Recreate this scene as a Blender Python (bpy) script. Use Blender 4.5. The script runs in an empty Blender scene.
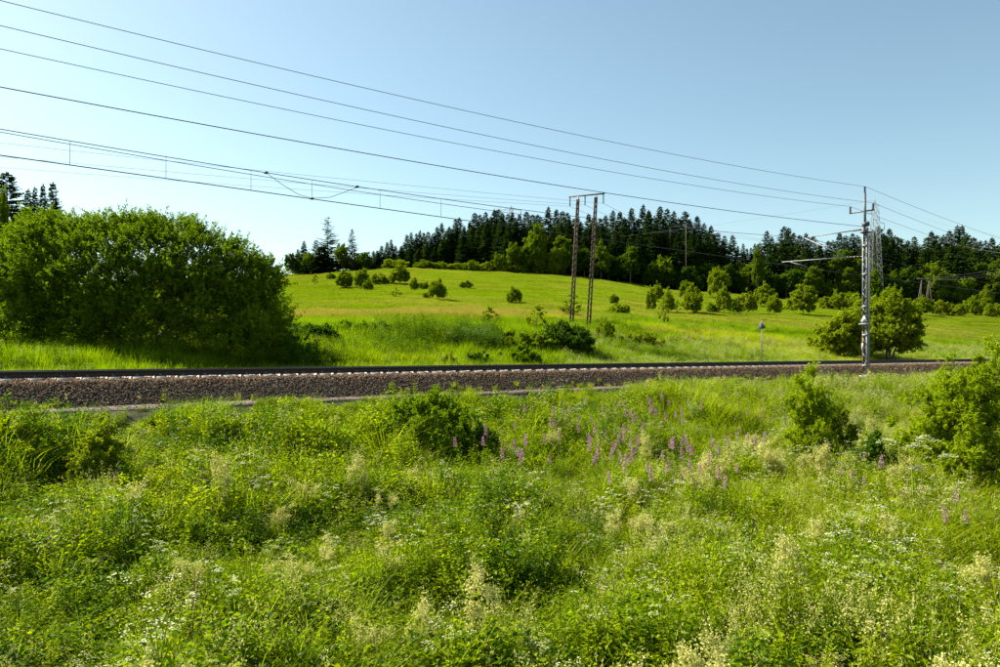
import bpy, math, random
import numpy as np
from mathutils import Vector, Matrix

scene = bpy.context.scene
R = math.radians
rng = np.random.default_rng(11)
random.seed(11)

# ---------------------------------------------------------------- camera
CH = 3.2                      # camera height over the near meadow
F = 740.0                     # focal length in pixels of the 1000 px wide photograph
HZ = 353.0                    # horizon row in the photograph
cam_d = bpy.data.cameras.new('camera')
cam_d.sensor_width = 36.0
cam_d.lens = F / 1000.0 * 36.0
cam_d.clip_start = 0.1
cam_d.clip_end = 9000
cam_d.shift_y = (HZ - 333.5) / 1000.0
cam = bpy.data.objects.new('camera', cam_d)
scene.collection.objects.link(cam)
cam.location = (0, 0, CH)
cam.rotation_euler = (R(90), 0, 0)
scene.camera = cam

# ---------------------------------------------------------------- sky and sun
SUN_ELEV, SUN_AZ = 44.0, -63.0          # azimuth measured from the view direction (+Y), negative = left
w = bpy.data.worlds.new('World'); scene.world = w; w.use_nodes = True
nt = w.node_tree; nt.nodes.clear()
sky = nt.nodes.new('ShaderNodeTexSky'); sky.sky_type = 'NISHITA'; sky.sun_disc = False
sky.sun_elevation = R(SUN_ELEV); sky.sun_rotation = R(SUN_AZ)
sky.altitude = 300; sky.air_density = 1.0; sky.dust_density = 1.0; sky.ozone_density = 0.6
bg = nt.nodes.new('ShaderNodeBackground'); bg.inputs['Strength'].default_value = 0.078
wo = nt.nodes.new('ShaderNodeOutputWorld')
tn = nt.nodes.new('ShaderNodeMix'); tn.data_type = 'RGBA'; tn.blend_type = 'MULTIPLY'; tn.inputs[0].default_value = 1; tn.inputs[7].default_value = (1.0, 1.07, .92, 1)
nt.links.new(sky.outputs[0], tn.inputs[6]); nt.links.new(tn.outputs[2], bg.inputs[0]); nt.links.new(bg.outputs[0], wo.inputs[0])
sun_d = bpy.data.lights.new('sun', 'SUN'); sun_d.energy = 5.0; sun_d.angle = R(0.53)
sun_d.color = (1.0, 0.935, 0.81)
sun = bpy.data.objects.new('sun', sun_d); scene.collection.objects.link(sun)
sv = Vector((math.sin(R(SUN_AZ)) * math.cos(R(SUN_ELEV)), math.cos(R(SUN_AZ)) * math.cos(R(SUN_ELEV)), math.sin(R(SUN_ELEV))))
sun.rotation_euler = sv.to_track_quat('Z', 'Y').to_euler()
scene.view_settings.view_transform = 'Standard'
scene.view_settings.look = 'None'
scene.view_settings.exposure = 1.28
scene.view_settings.gamma = 1.0
scene.cycles.max_bounces = 6
scene.cycles.diffuse_bounces = 3
scene.cycles.transmission_bounces = 4
scene.cycles.use_denoising = True
scene.cycles.use_adaptive_sampling = False

# ---------------------------------------------------------------- helpers: objects
def link(o, parent=None):
    scene.collection.objects.link(o)
    if parent: o.parent = parent
    return o
def tag(o, label=None, cat=None, group=None, kind=None):
    if label: o['label'] = label
    if cat: o['category'] = cat
    if group: o['group'] = group
    if kind: o['kind'] = kind
    return o
def empty(name, loc=(0, 0, 0), rz=0.0, label=None, cat=None, group=None):
    o = bpy.data.objects.new(name, None); o.empty_display_size = 0.3
    o.location = loc; o.rotation_euler = (0, 0, rz); link(o)
    return tag(o, label, cat, group)
def part(name, mesh, parent):
    return link(bpy.data.objects.new(name, mesh), parent)
def copy_tree(o, parent=None):
    c = o.copy(); link(c, parent)
    for ch in list(o.children): copy_tree(ch, c)
    return c

class MB:
    """collects vertices and faces (numpy or lists), with a material slot and a per-vertex random"""
    def __init__(s): s.v = []; s.f = []; s.m = []; s.r = []; s.n = 0
    def add(s, V, Fc, mat=0, rnd=None):
        V = np.asarray(V, float).reshape(-1, 3)
        s.v.append(V)
        for a in (Fc if isinstance(Fc, list) and len(Fc) and isinstance(Fc[0], np.ndarray) and Fc[0].ndim == 2 else [np.asarray(Fc)]):
            s.f.append(a + s.n); s.m.append(np.full(len(a), mat, np.int32))
        if rnd is None: rnd = 0.5
        s.r.append(np.broadcast_to(np.asarray(rnd, float), (len(V),)).copy())
        s.n += len(V)
    def mesh(s, name, mats, smooth=False):
        V = np.concatenate(s.v).astype(np.float32)
        tot = np.concatenate([np.full(len(a), a.shape[1], np.int32) for a in s.f])
        idx = np.concatenate([a.ravel() for a in s.f]).astype(np.int32)
        me = bpy.data.meshes.new(name)
        me.vertices.add(len(V)); me.vertices.foreach_set('co', V.ravel())
        me.loops.add(len(idx)); me.loops.foreach_set('vertex_index', idx)
        me.polygons.add(len(tot))
        me.polygons.foreach_set('loop_start', np.concatenate([[0], np.cumsum(tot)[:-1]]).astype(np.int32))
        me.polygons.foreach_set('loop_total', tot)
        me.polygons.foreach_set('material_index', np.concatenate(s.m))
        a = me.attributes.new('rnd', 'FLOAT', 'POINT'); a.data.foreach_set('value', np.concatenate(s.r).astype(np.float32))
        for m in (mats if isinstance(mats, (list, tuple)) else [mats]): me.materials.append(m)
        me.update(calc_edges=True)
        if smooth: me.polygons.foreach_set('use_smooth', np.ones(len(tot), bool))
        return me
    def box(s, c, d, rot=None, mat=0, rnd=None):
        B = np.array([[x, y, z] for z in (-.5, .5) for y in (-.5, .5) for x in (-.5, .5)]) * np.array(d, float)
        if rot is not None: B = B @ np.array(rot).T
        s.add(B + np.array(c, float), np.array([[0, 2, 3, 1], [4, 5, 7, 6], [0, 1, 5, 4], [2, 6, 7, 3], [0, 4, 6, 2], [1, 3, 7, 5]]), mat, rnd)
    def bar(s, a, b, wd, dp=None, mat=0, up=(0, 0, 1), rnd=None):
        """square bar from a to b"""
        a = np.array(a, float); b = np.array(b, float); d = b - a; L = np.linalg.norm(d); d /= L
        u = np.array(up, float)
        if abs(d @ u) > .95: u = np.array([TD[0], TD[1], 0.0])
        x = np.cross(u, d); x /= np.linalg.norm(x); y = np.cross(d, x)
        s.box((a + b) / 2, (wd, dp or wd, L), rot=np.stack([x, y, d], 1), mat=mat, rnd=rnd)
    def tube(s, P, rad, sides=6, mat=0, rnd=None, cap=True):
        P = np.asarray(P, float); n = len(P)
        rad = np.broadcast_to(np.asarray(rad, float), (n,))
        T = np.gradient(P, axis=0); T /= np.linalg.norm(T, axis=1)[:, None] + 1e-9
        ref = np.array([0, 0, 1.0]) if abs(T[0] @ [0, 0, 1]) < .9 else np.array([1.0, 0, 0])
        X = np.cross(ref, T); X /= np.linalg.norm(X, axis=1)[:, None] + 1e-9; Y = np.cross(T, X)
        ang = np.arange(sides) * 2 * np.pi / sides
        V = P[:, None] + rad[:, None, None] * (np.cos(ang)[None, :, None] * X[:, None] + np.sin(ang)[None, :, None] * Y[:, None])
        i, j = np.meshgrid(np.arange(n - 1), np.arange(sides), indexing='ij'); i = i.ravel(); j = j.ravel(); k = (j + 1) % sides
        q = np.stack([i * sides + j, i * sides + k, (i + 1) * sides + k, (i + 1) * sides + j], 1)
        s.add(V.reshape(-1, 3), q, mat, rnd)
        if cap:
            s.f.append(np.array([np.arange(sides)[::-1], np.arange(sides) + (n - 1) * sides]) + s.n - n * sides); s.m.append(np.full(2, mat, np.int32))
    def leaves(s, P, D, N, L, W, mat=0, rnd=None, fold=0.18):
        """folded diamond leaves: base P, axis D, face normal N, length L, width W"""
        P = np.asarray(P, float); n = len(P)
        D = D / (np.linalg.norm(D, axis=1)[:, None] + 1e-9)
        S = np.cross(D, N); S /= np.linalg.norm(S, axis=1)[:, None] + 1e-9
        N2 = np.cross(S, D)
        L = np.broadcast_to(L, (n,))[:, None]; W = np.broadcast_to(W, (n,))[:, None]
        mid = P + D * L * .45 + N2 * W * fold
        V = np.stack([P, mid + S * W * .5, P + D * L - N2 * L * .12, mid - S * W * .5], 1).reshape(-1, 3)
        b = np.arange(n) * 4
        Fc = np.concatenate([np.stack([b, b + 2, b + 1], 1), np.stack([b, b + 3, b + 2], 1)])
        if rnd is None: rnd = rng.random(n)
        s.add(V, Fc, mat, np.repeat(np.broadcast_to(rnd, (n,)), 4))
    def ico(s, c, r, sc=(1, 1, 1), mat=0, jit=.0, rnd=None):
        V = np.array(ICO_V) * r
        if jit: V = V * (1 + rng.uniform(-jit, jit, (12, 1)))
        s.add(V * np.array(sc) + np.array(c), np.array(ICO_F), mat, rnd)
_t = (1 + 5 ** .5) / 2
ICO_V = [[a / 1.902 for a in v] for v in [(-1, _t, 0), (1, _t, 0), (-1, -_t, 0), (1, -_t, 0), (0, -1, _t), (0, 1, _t), (0, -1, -_t), (0, 1, -_t), (_t, 0, -1), (_t, 0, 1), (-_t, 0, -1), (-_t, 0, 1)]]
ICO_F = [(0, 11, 5), (0, 5, 1), (0, 1, 7), (0, 7, 10), (0, 10, 11), (1, 5, 9), (5, 11, 4), (11, 10, 2), (10, 7, 6), (7, 1, 8), (3, 9, 4), (3, 4, 2), (3, 2, 6), (3, 6, 8), (3, 8, 9), (4, 9, 5), (2, 4, 11), (6, 2, 10), (8, 6, 7), (9, 8, 1)]

def rand_unit(n):
    v = rng.normal(size=(n, 3)); return v / np.linalg.norm(v, axis=1)[:, None]
def unit(v): return v / (np.linalg.norm(v, axis=-1, keepdims=True) + 1e-9)

# ---------------------------------------------------------------- helpers: geometry of the place
TH = math.atan2(.792, .610)
TN = np.array([-.6102, .7923])        # from the camera towards the track
TD = np.array([.7923, .6102])         # along the track, to the right and away
def W(p, s, z=0.0):                    # distance from camera across the track, along it, height over eye level
    return (p * TN[0] + s * TD[0], p * TN[1] + s * TD[1], z + CH)
def ps(X, Y): return X * TN[0] + Y * TN[1], X * TD[0] + Y * TD[1]
def sm(a, b, x):
    t = np.clip((x - a) / (b - a), 0, 1); return t * t * (3 - 2 * t)
def hash2(i, j, k=0):
    h = np.sin(i * 127.1 + j * 311.7 + k * 74.7) * 43758.5453; return h - np.floor(h)
def vnoise(x, y, k=0):
    i = np.floor(x); j = np.floor(y); u = x - i; v = y - j; u = u * u * (3 - 2 * u); v = v * v * (3 - 2 * v)
    return (hash2(i, j, k) * (1 - u) + hash2(i + 1, j, k) * u) * (1 - v) + (hash2(i, j + 1, k) * (1 - u) + hash2(i + 1, j + 1, k) * u) * v
def fbm(x, y, k=0): return .55 * vnoise(x, y, k) + .3 * vnoise(x * 2.1, y * 2.1, k + 1) + .15 * vnoise(x * 4.3, y * 4.3, k + 2)

# rows of the far terrain as seen from the eye: photo row of the ground at depth Y in column x
_cols = np.array([-500, -100, 100, 250, 400, 550, 700, 830, 950, 1300])
_rows = np.array([30, 40, 50, 60, 80, 110, 160, 230])
_tab = np.array([
    [366, 356, 348, 340, 331, 322, 314, 308],
    [362, 350, 342, 334, 324, 315, 304, 292],
    [357, 346, 336, 330, 321, 310, 298, 285],
    [354, 345, 335, 328, 318, 306, 293, 278],
    [352, 344, 334, 327, 316, 304, 288, 269],
    [354, 346, 336, 328, 317, 306, 291, 275],
    [358, 353, 347, 341, 330, 318, 307, 293],
    [360, 357, 354, 350, 341, 327, 316, 303],
    [362, 360, 358, 356, 350, 338, 325, 313],
    [364, 362, 360, 358, 355, 348, 336, 322]])
_fy = np.arange(20, 262, 2.0)
_fine = []
for r_ in _tab:
    z = (HZ - np.interp(_fy, _rows, r_)) / F * _fy
    z = np.concatenate([z[:1].repeat(6), z, z[-1:] + np.arange(1, 7) * (z[-1] - z[-2])])
    _fine.append(np.convolve(z, np.hanning(15)[1:-1] / np.hanning(15)[1:-1].sum(), 'same')[6:-6])
_fine = np.array(_fine)
def hill(X, Y):
    X = np.asarray(X, float); Y = np.asarray(Y, float)
    Yc = np.clip(Y, 20, 260); col = np.clip(500 + F * X / np.maximum(Y, 20), -500, 1299)
    ci = np.clip(np.searchsorted(_cols, col, side='right') - 1, 0, len(_cols) - 2)
    t = (col - _cols[ci]) / (_cols[ci + 1] - _cols[ci]); t = t * t * (3 - 2 * t) * .5 + t * .5
    fi = (Yc - 20) / 2; a = np.clip(np.floor(fi).astype(int), 0, _fine.shape[1] - 2); q = fi - a
    z = (_fine[ci, a] * (1 - q) + _fine[ci, a + 1] * q) * (1 - t) + (_fine[ci + 1, a] * (1 - q) + _fine[ci + 1, a + 1] * q) * t
    z = z + np.clip(Y - 260, 0, 120) * .05 - np.clip(Y - 400, 0, 900) * .035
    return z
def gz(X, Y):
    """height of the ground over eye level"""
    X = np.asarray(X, float); Y = np.asarray(Y, float)
    p, s = ps(X, Y)
    near = np.interp(p, [-60, 0, 8, 12, 15, 17.6, 19.1, 20.0], [-3.6, -3.35, -3.2, -2.95, -2.45, -1.75, -1.36, -1.33])
    near = near + (fbm(X * .35, Y * .35, 3) - .5) * .45 * sm(18.5, 15, p)
    verge = np.interp(p, [24, 28, 60], [-1.3, -1.0, -1.0])
    bump = (fbm(X * .12, Y * .12, 5) - .5) * .9 * sm(28, 45, p)
    far = verge + (hill(X, Y) - verge) * sm(26.5, 39, p) + bump
    return np.where(p < 22, near, far)
def at(x, y, Y):                        # point seen at photo pixel (x, y) at depth Y
    return np.array([(x - 500) / F * Y, Y, (HZ - y) / F * Y + CH])
def ground_pt(x, Y):
    X = (x - 500) / F * Y
    return np.array([X, Y, float(gz(X, Y)) + CH])
def depth_for_base(x, y, lo=30, hi=259):  # where the ground is seen at pixel (x, y)
    Ys = np.linspace(lo, hi, 500); X = (x - 500) / F * Ys
    rows = HZ - gz(X, Ys) / Ys * F
    k = np.argmax(rows < y)
    return Ys[k] if rows[k] < y else hi

# ---------------------------------------------------------------- materials
def new_mat(name):
    m = bpy.data.materials.new(name); m.use_nodes = True; m.node_tree.nodes.clear()
    return m, m.node_tree
def N(nt, t, **kw):
    n = nt.nodes.new(t)
    for k, v in kw.items():
        if k in n.inputs: n.inputs[k].default_value = v
        else: setattr(n, k, v)
    return n
def foliage(name, dark, light, trans=None, tr=.42, gloss=.05, tintc=None, rough=.45):
    m, nt = new_mat(name); L = nt.links
    at_ = N(nt, 'ShaderNodeAttribute', attribute_name='rnd')
    oi = N(nt, 'ShaderNodeObjectInfo')
    mx = N(nt, 'ShaderNodeMath', operation='MULTIPLY_ADD'); L.new(at_.outputs['Fac'], mx.inputs[0]); mx.inputs[1].default_value = .6
    m2 = N(nt, 'ShaderNodeMath', operation='MULTIPLY'); L.new(oi.outputs['Random'], m2.inputs[0]); m2.inputs[1].default_value = .4
    L.new(m2.outputs[0], mx.inputs[2])
    cm = N(nt, 'ShaderNodeMix', data_type='RGBA'); L.new(mx.outputs[0], cm.inputs['Factor'])
    cm.inputs[6].default_value = (*dark, 1); cm.inputs[7].default_value = (*light, 1)
    out = cm.outputs[2]
    ti = N(nt, 'ShaderNodeAttribute', attribute_name='tint', attribute_type='INSTANCER')
    if tintc:
        c2 = N(nt, 'ShaderNodeMix', data_type='RGBA'); L.new(ti.outputs['Fac'], c2.inputs['Factor'])
        L.new(out, c2.inputs[6]); c2.inputs[7].default_value = (*tintc, 1); out = c2.outputs[2]
    df = N(nt, 'ShaderNodeBsdfDiffuse'); L.new(out, df.inputs[0])
    tl = N(nt, 'ShaderNodeBsdfTranslucent')
    g = N(nt, 'ShaderNodeMix', data_type='RGBA', blend_type='MULTIPLY'); g.inputs['Factor'].default_value = 1
    L.new(out, g.inputs[6]); t = trans or (1.45, 1.55, .5); g.inputs[7].default_value = (*t, 1)
    L.new(g.outputs[2], tl.inputs[0])
    a = N(nt, 'ShaderNodeMixShader'); a.inputs[0].default_value = tr; L.new(df.outputs[0], a.inputs[1]); L.new(tl.outputs[0], a.inputs[2])
    gl = N(nt, 'ShaderNodeBsdfGlossy'); gl.inputs['Roughness'].default_value = rough; gl.inputs[0].default_value = (.9, .95, .85, 1)
    b = N(nt, 'ShaderNodeMixShader'); b.inputs[0].default_value = gloss; L.new(a.outputs[0], b.inputs[1]); L.new(gl.outputs[0], b.inputs[2])
    o = N(nt, 'ShaderNodeOutputMaterial'); L.new(b.outputs[0], o.inputs[0])
    return m
def solid(name, c1, c2=None, scale=8., rough=.7, metal=0., bump=0., spec=.5, detail=6, rnd=False, stretch=None):
    m, nt = new_mat(name); L = nt.links
    b = N(nt, 'ShaderNodeBsdfPrincipled'); b.inputs['Roughness'].default_value = rough; b.inputs['Metallic'].default_value = metal
    b.inputs['Specular IOR Level'].default_value = spec
    geo = N(nt, 'ShaderNodeNewGeometry'); src = geo.outputs['Position']
    if stretch:
        mp = N(nt, 'ShaderNodeMapping'); mp.inputs['Scale'].default_value = stretch; L.new(src, mp.inputs[0]); src = mp.outputs[0]
    ns = N(nt, 'ShaderNodeTexNoise'); ns.inputs['Scale'].default_value = scale; ns.inputs['Detail'].default_value = detail; L.new(src, ns.inputs['Vector'])
    cr = N(nt, 'ShaderNodeMapRange'); cr.inputs[1].default_value = .35; cr.inputs[2].default_value = .65; L.new(ns.outputs[0], cr.inputs[0])
    mx = N(nt, 'ShaderNodeMix', data_type='RGBA'); L.new(cr.outputs[0], mx.inputs['Factor'])
    if rnd:
        at_ = N(nt, 'ShaderNodeAttribute', attribute_name='rnd'); oi = N(nt, 'ShaderNodeObjectInfo')
        ad = N(nt, 'ShaderNodeMath', operation='ADD'); L.new(at_.outputs['Fac'], ad.inputs[0]); L.new(oi.outputs['Random'], ad.inputs[1])
        fr = N(nt, 'ShaderNodeMath', operation='FRACT'); L.new(ad.outputs[0], fr.inputs[0]); L.new(fr.outputs[0], mx.inputs['Factor'])
    mx.inputs[6].default_value = (*c1, 1); mx.inputs[7].default_value = (*(c2 or c1), 1)
    L.new(mx.outputs[2], b.inputs['Base Color'])
    if bump:
        bp = N(nt, 'ShaderNodeBump'); bp.inputs['Strength'].default_value = bump; bp.inputs['Distance'].default_value = .02
        L.new(ns.outputs[0], bp.inputs['Height']); L.new(bp.outputs[0], b.inputs['Normal'])
    o = N(nt, 'ShaderNodeOutputMaterial'); L.new(b.outputs[0], o.inputs[0])
    return m

M = {}
M['grass'] = foliage('grass_blades', (0.099, 0.165, 0.002), (0.222, 0.31, 0.003), tintc=(0.316, 0.35, 0.006), tr=.5, gloss=.004)
M['fieldgrass'] = foliage('field_grass_blades', (0.098, 0.16, 0.003), (0.172, 0.24, 0.004), tintc=(0.276, 0.235, 0.065), tr=.42, gloss=.004)
M['forb'] = foliage('herb_leaves', (0.058, 0.12, 0.002), (0.199, 0.28, 0.003), tintc=(0.269, 0.33, 0.003), tr=.48, gloss=.006)
M['nettle'] = foliage('dark_herb_leaves', (0.02, 0.06, 0.003), (0.07, 0.14, 0.003), tintc=(0.1, 0.18, 0.003), gloss=.008)
M['lime'] = foliage('lime_leaves', (0.152, 0.22, 0.002), (0.292, 0.35, 0.003), tintc=(0.339, 0.37, 0.004), tr=.5, gloss=.006)
M['stem'] = foliage('green_stems', (0.105, 0.17, 0.006), (0.187, 0.25, 0.01), tr=.1, gloss=0)
M['cream'] = foliage('cream_blossom', (.42, .42, .10), (.68, .64, .24), tr=.35, trans=(1, 1, .8), gloss=.0)
M['white'] = foliage('white_umbels', (.42, .45, .22), (.75, .75, .50), tr=.3, trans=(1, 1, .85), gloss=.0)
M['pink'] = foliage('pink_blossom', (.40, .16, .29), (.58, .32, .46), tr=.35, trans=(1.1, 1, 1.1), gloss=.0)
M['dock'] = foliage('dry_seed_stems', (.10, .06, .02), (.2, .14, .05), tr=.2, trans=(1, 1, 1), gloss=.0)
M['willow'] = foliage('willow_leaves', (.062, .122, .004), (.172, .24, .006), tr=.42, gloss=.006)
M['shrub'] = foliage('shrub_leaves', (0.094, 0.15, 0.003), (0.234, 0.28, 0.005), tr=.45, gloss=.006)
M['shrub_pale'] = foliage('pale_shrub_leaves', (0.129, 0.18, 0.005), (0.257, 0.29, 0.008), tr=.45, gloss=.006)
M['needle'] = foliage('spruce_needles', (0.017, 0.045, 0.009), (0.055, 0.1, 0.012), tr=.15, gloss=.008)
M['needle_l'] = foliage('light_conifer_needles', (.028, .06, .008), (.07, .115, .010), tr=.2, gloss=.008)
M['broad'] = foliage('broadleaf_leaves', (0.06, 0.11, 0.004), (0.17, 0.225, 0.006), tr=.42, gloss=.006)
M['broad_d'] = foliage('dark_broadleaf_leaves', (.022, .06, .004), (.075, .13, .005), tr=.38, gloss=.006)
M['rustleaf'] = foliage('reddish_shrub_leaves', (.06, .065, .015), (.13, .11, .025), tr=.35, gloss=.006)
M['bark'] = solid('bark', (.07, .055, .04), (.16, .13, .10), scale=6, rough=.9, bump=.5, stretch=(1, 1, .25))
M['twig'] = solid('twigs', (.09, .07, .05), (.15, .13, .09), scale=6, rough=.9)
M['concrete'] = solid('weathered_concrete', (.28, .27, .25), (.45, .43, .39), scale=9, rough=.9, bump=.3)
M['sleeper'] = solid('pale_sleeper_concrete', (.33, .28, .23), (.52, .46, .39), scale=14, rough=.85, bump=.2)
M['rail'] = solid('rusty_rail_side', (.018, .011, .008), (.04, .024, .016), scale=20, rough=.75)
M['railtop'] = solid('worn_rail_top', (.22, .22, .22), (.3, .3, .3), scale=20, rough=.35, metal=.9)
M['clip'] = solid('rusted_clip_steel', (.10, .07, .05), (.18, .15, .13), scale=30, rough=.6)
M['galv'] = solid('galvanised_steel', (.15, .155, .16), (.27, .275, .28), scale=14, rough=.6, metal=.25)
M['rust'] = solid('rusted_steel', (.14, .06, .035), (.3, .2, .14), scale=10, rough=.85)
M['darksteel'] = solid('dark_painted_steel', (.05, .055, .06), (.09, .095, .1), scale=12, rough=.5)
M['porcelain'] = solid('brown_porcelain', (.035, .02, .015), (.06, .03, .02), rough=.25)
M['wire'] = solid('oxidised_copper_wire', (.02, .018, .016), (.035, .03, .028), rough=.6)
M['wirepale'] = solid('aluminium_wire', (.10, .105, .11), (.15, .155, .16), rough=.6)
M['signwhite'] = solid('white_enamel', (.7, .7, .66), (.8, .8, .77), rough=.5)
M['signblack'] = solid('black_enamel', (.02, .02, .02), (.03, .03, .03), rough=.5)
M['signback'] = solid('grey_sign_back', (.06, .06, .06), (.1, .1, .1), rough=.8)
M['pole'] = solid('dirty_concrete_pole', (.06, .035, .022), (.19, .13, .085), scale=5, rough=.95, bump=.4)
M['wood'] = solid('tarred_wood', (.10, .08, .06), (.17, .14, .11), scale=6, rough=.9, stretch=(1, 1, .2))
M['stone_a'] = solid('ballast_stone_grey', (.018, .012, .006), (.125, .083, .047), scale=3, rough=.9, rnd=True)
M['stone_b'] = solid('ballast_stone_rusty', (.06, .028, .012), (.32, .18, .085), scale=3, rough=.9, rnd=True)
M['path'] = solid('gravel_path', (.07, .052, .036), (.15, .115, .08), scale=11, rough=.95, bump=.5, detail=10)
M['ballast'] = solid('ballast_bed', (.03, .02, .014), (.09, .065, .045), scale=22, rough=.95, bump=1.0, detail=8)

# ground under the meadows: soil and thatch close by, bands of mown and standing grass on the hill
def ground_material():
    m, nt = new_mat('meadow_ground'); L = nt.links
    geo = N(nt, 'ShaderNodeNewGeometry')
    def noise(scale, detail=6, st=None):
        src = geo.outputs['Position']
        if st:
            mp = N(nt, 'ShaderNodeMapping'); mp.inputs['Scale'].default_value = st; L.new(src, mp.inputs[0]); src = mp.outputs[0]
        n = N(nt, 'ShaderNodeTexNoise'); n.inputs['Scale'].default_value = scale; n.inputs['Detail'].default_value = detail
        L.new(src, n.inputs['Vector']); return n.outputs[0]
    def mr(x, a, b):
        r = N(nt, 'ShaderNodeMapRange'); r.inputs[1].default_value = a; r.inputs[2].default_value = b; L.new(x, r.inputs[0]); return r.outputs[0]
    def mix(f, a, b):
        x = N(nt, 'ShaderNodeMix', data_type='RGBA')
        L.new(f, x.inputs['Factor'])
        for i, c in ((6, a), (7, b)):
            if isinstance(c, tuple): x.inputs[i].default_value = (*c, 1)
            else: L.new(c, x.inputs[i])
        return x.outputs[2]
    fine = mr(noise(2.2, 10, (1, 1, .5)), .3, .7)
    big = mr(noise(.05, 5, (.5, 1.4, 1)), .42, .62)
    green = mix(fine, (.09, .15, .003), (.158, .22, .005))
    straw = mix(fine, (.14, .145, .03), (.21, .205, .055))
    dry = N(nt, 'ShaderNodeAttribute', attribute_name='dry')
    field = mix(dry.outputs['Fac'], green, straw)
    soil = mix(mr(noise(1.5, 8), .4, .65), (.02, .022, .010), (.05, .05, .018))
    far = N(nt, 'ShaderNodeAttribute', attribute_name='far')
    col = mix(far.outputs['Fac'], soil, field)
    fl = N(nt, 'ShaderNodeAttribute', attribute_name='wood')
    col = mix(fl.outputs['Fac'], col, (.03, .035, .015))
    b = N(nt, 'ShaderNodeBsdfPrincipled'); b.inputs['Roughness'].default_value = 1; b.inputs['Specular IOR Level'].default_value = .1
    L.new(col, b.inputs['Base Color'])
    bp = N(nt, 'ShaderNodeBump'); bp.inputs['Strength'].default_value = .9; bp.inputs['Distance'].default_value = .35
    L.new(noise(1.6, 9, (1, 1, .4)), bp.inputs['Height']); L.new(bp.outputs[0], b.inputs['Normal'])
    o = N(nt, 'ShaderNodeOutputMaterial'); L.new(b.outputs[0], o.inputs[0])
    return m
M['ground'] = ground_material()

def dryness(X, Y):
    """0 = fresh mown green, 1 = standing straw-coloured grass; bands that follow the slope of the hill"""
    X = np.asarray(X, float); Y = np.asarray(Y, float)
    col = 500 + F * X / np.maximum(Y, 20)
    wob = (fbm(X * .03, Y * .05, 21) - .5) * 26
    d = Y + wob
    bandA = sm(66, 72, d) * sm(92, 84, d) * sm(640, 560, col)           # pale strip behind the poles, left half
    bandB = sm(175, 190, d) * sm(250, 235, d) * .15                       # below the wood
    bandC = sm(128, 132, Y + wob * .3) * sm(143, 139, Y + wob * .3) * .45 * sm(560, 620, col)
    bandE = sm(104, 107, Y + wob * .5) * sm(117, 113, Y + wob * .5) * .4
    bandD = sm(52, 58, d) * sm(76, 66, d) * sm(600, 680, col) * .75
    sp = fbm(X * .25, Y * .25, 31)
    base = sm(.5, .8, fbm(X * .07, Y * .12, 41)) * .32 + .16 * (np.sin(d * .9) > .35) * sm(90, 110, d)
    return np.clip(np.maximum.reduce([bandA, bandB, bandC, bandD, bandE, base]) * (.55 + .9 * sp) , 0, 1)

# ---------------------------------------------------------------- ground sheet
def grid(name, xs, ys, mat, zoff=0):
    X, Y = np.meshgrid(xs, ys); Z = gz(X, Y) + CH + zoff
    p, s = ps(X, Y)
    Z = np.where((p > 20.3) & (p < 26.0), Z - .35 * sm(20.3, 20.9, p) * sm(26.0, 25.4, p), Z)
    n, m_ = X.shape
    i, j = np.meshgrid(np.arange(n - 1), np.arange(m_ - 1), indexing='ij'); i = i.ravel(); j = j.ravel()
    q = np.stack([i * m_ + j, i * m_ + j + 1, (i + 1) * m_ + j + 1, (i + 1) * m_ + j], 1)
    b = MB(); b.add(np.stack([X, Y, Z], -1).reshape(-1, 3), q)
    me = b.mesh(name, mat, smooth=True)
    P = p.ravel(); Xr = X.ravel(); Yr = Y.ravel()
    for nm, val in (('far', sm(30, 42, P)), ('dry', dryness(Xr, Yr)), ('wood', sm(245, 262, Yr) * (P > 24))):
        a = me.attributes.new(nm, 'FLOAT', 'POINT'); a.data.foreach_set('value', val.astype(np.float32))
    return me
xs = np.concatenate([-np.geomspace(3000, 90, 26), np.arange(-84, 110, 1.5), np.geomspace(114, 3000, 26)])
ys = np.concatenate([np.array([-3000, -1200, -500, -200, -90, -50, -30, -20]), np.arange(-14, 90, 1.2), np.arange(92, 270, 4.), np.geomspace(280, 6000, 24)])
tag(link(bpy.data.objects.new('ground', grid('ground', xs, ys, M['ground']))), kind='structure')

def strip(name, prof, s0, s1, mat, n=60):
    """a strip along the track with profile [(p, z)]"""
    prof = np.array(prof); S = np.linspace(s0, s1, n)
    V = np.array([W(p, s, z) for s in S for p, z in prof]); k = len(prof)
    i, j = np.meshgrid(np.arange(n - 1), np.arange(k - 1), indexing='ij'); i = i.ravel(); j = j.ravel()
    q = np.stack([i * k + j, i * k + j + 1, (i + 1) * k + j + 1, (i + 1) * k + j], 1)
    b = MB(); b.add(V, q); return b.mesh(name, mat)
path_me = strip('path', [(19.1, -1.5), (19.15, -1.33), (19.6, -1.31), (20.2, -1.31), (20.6, -1.33)], -30, 165, M['path'], 260)
co = np.empty(len(path_me.vertices) * 3, np.float32); path_me.vertices.foreach_get('co', co); co = co.reshape(-1, 3)
co[:, 2] += (fbm(co[:, 0] * 1.3, co[:, 1] * 1.3, 8) - .5) * .05; path_me.vertices.foreach_set('co', co.ravel())
tag(link(bpy.data.objects.new('path', path_me)), kind='structure')

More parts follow.
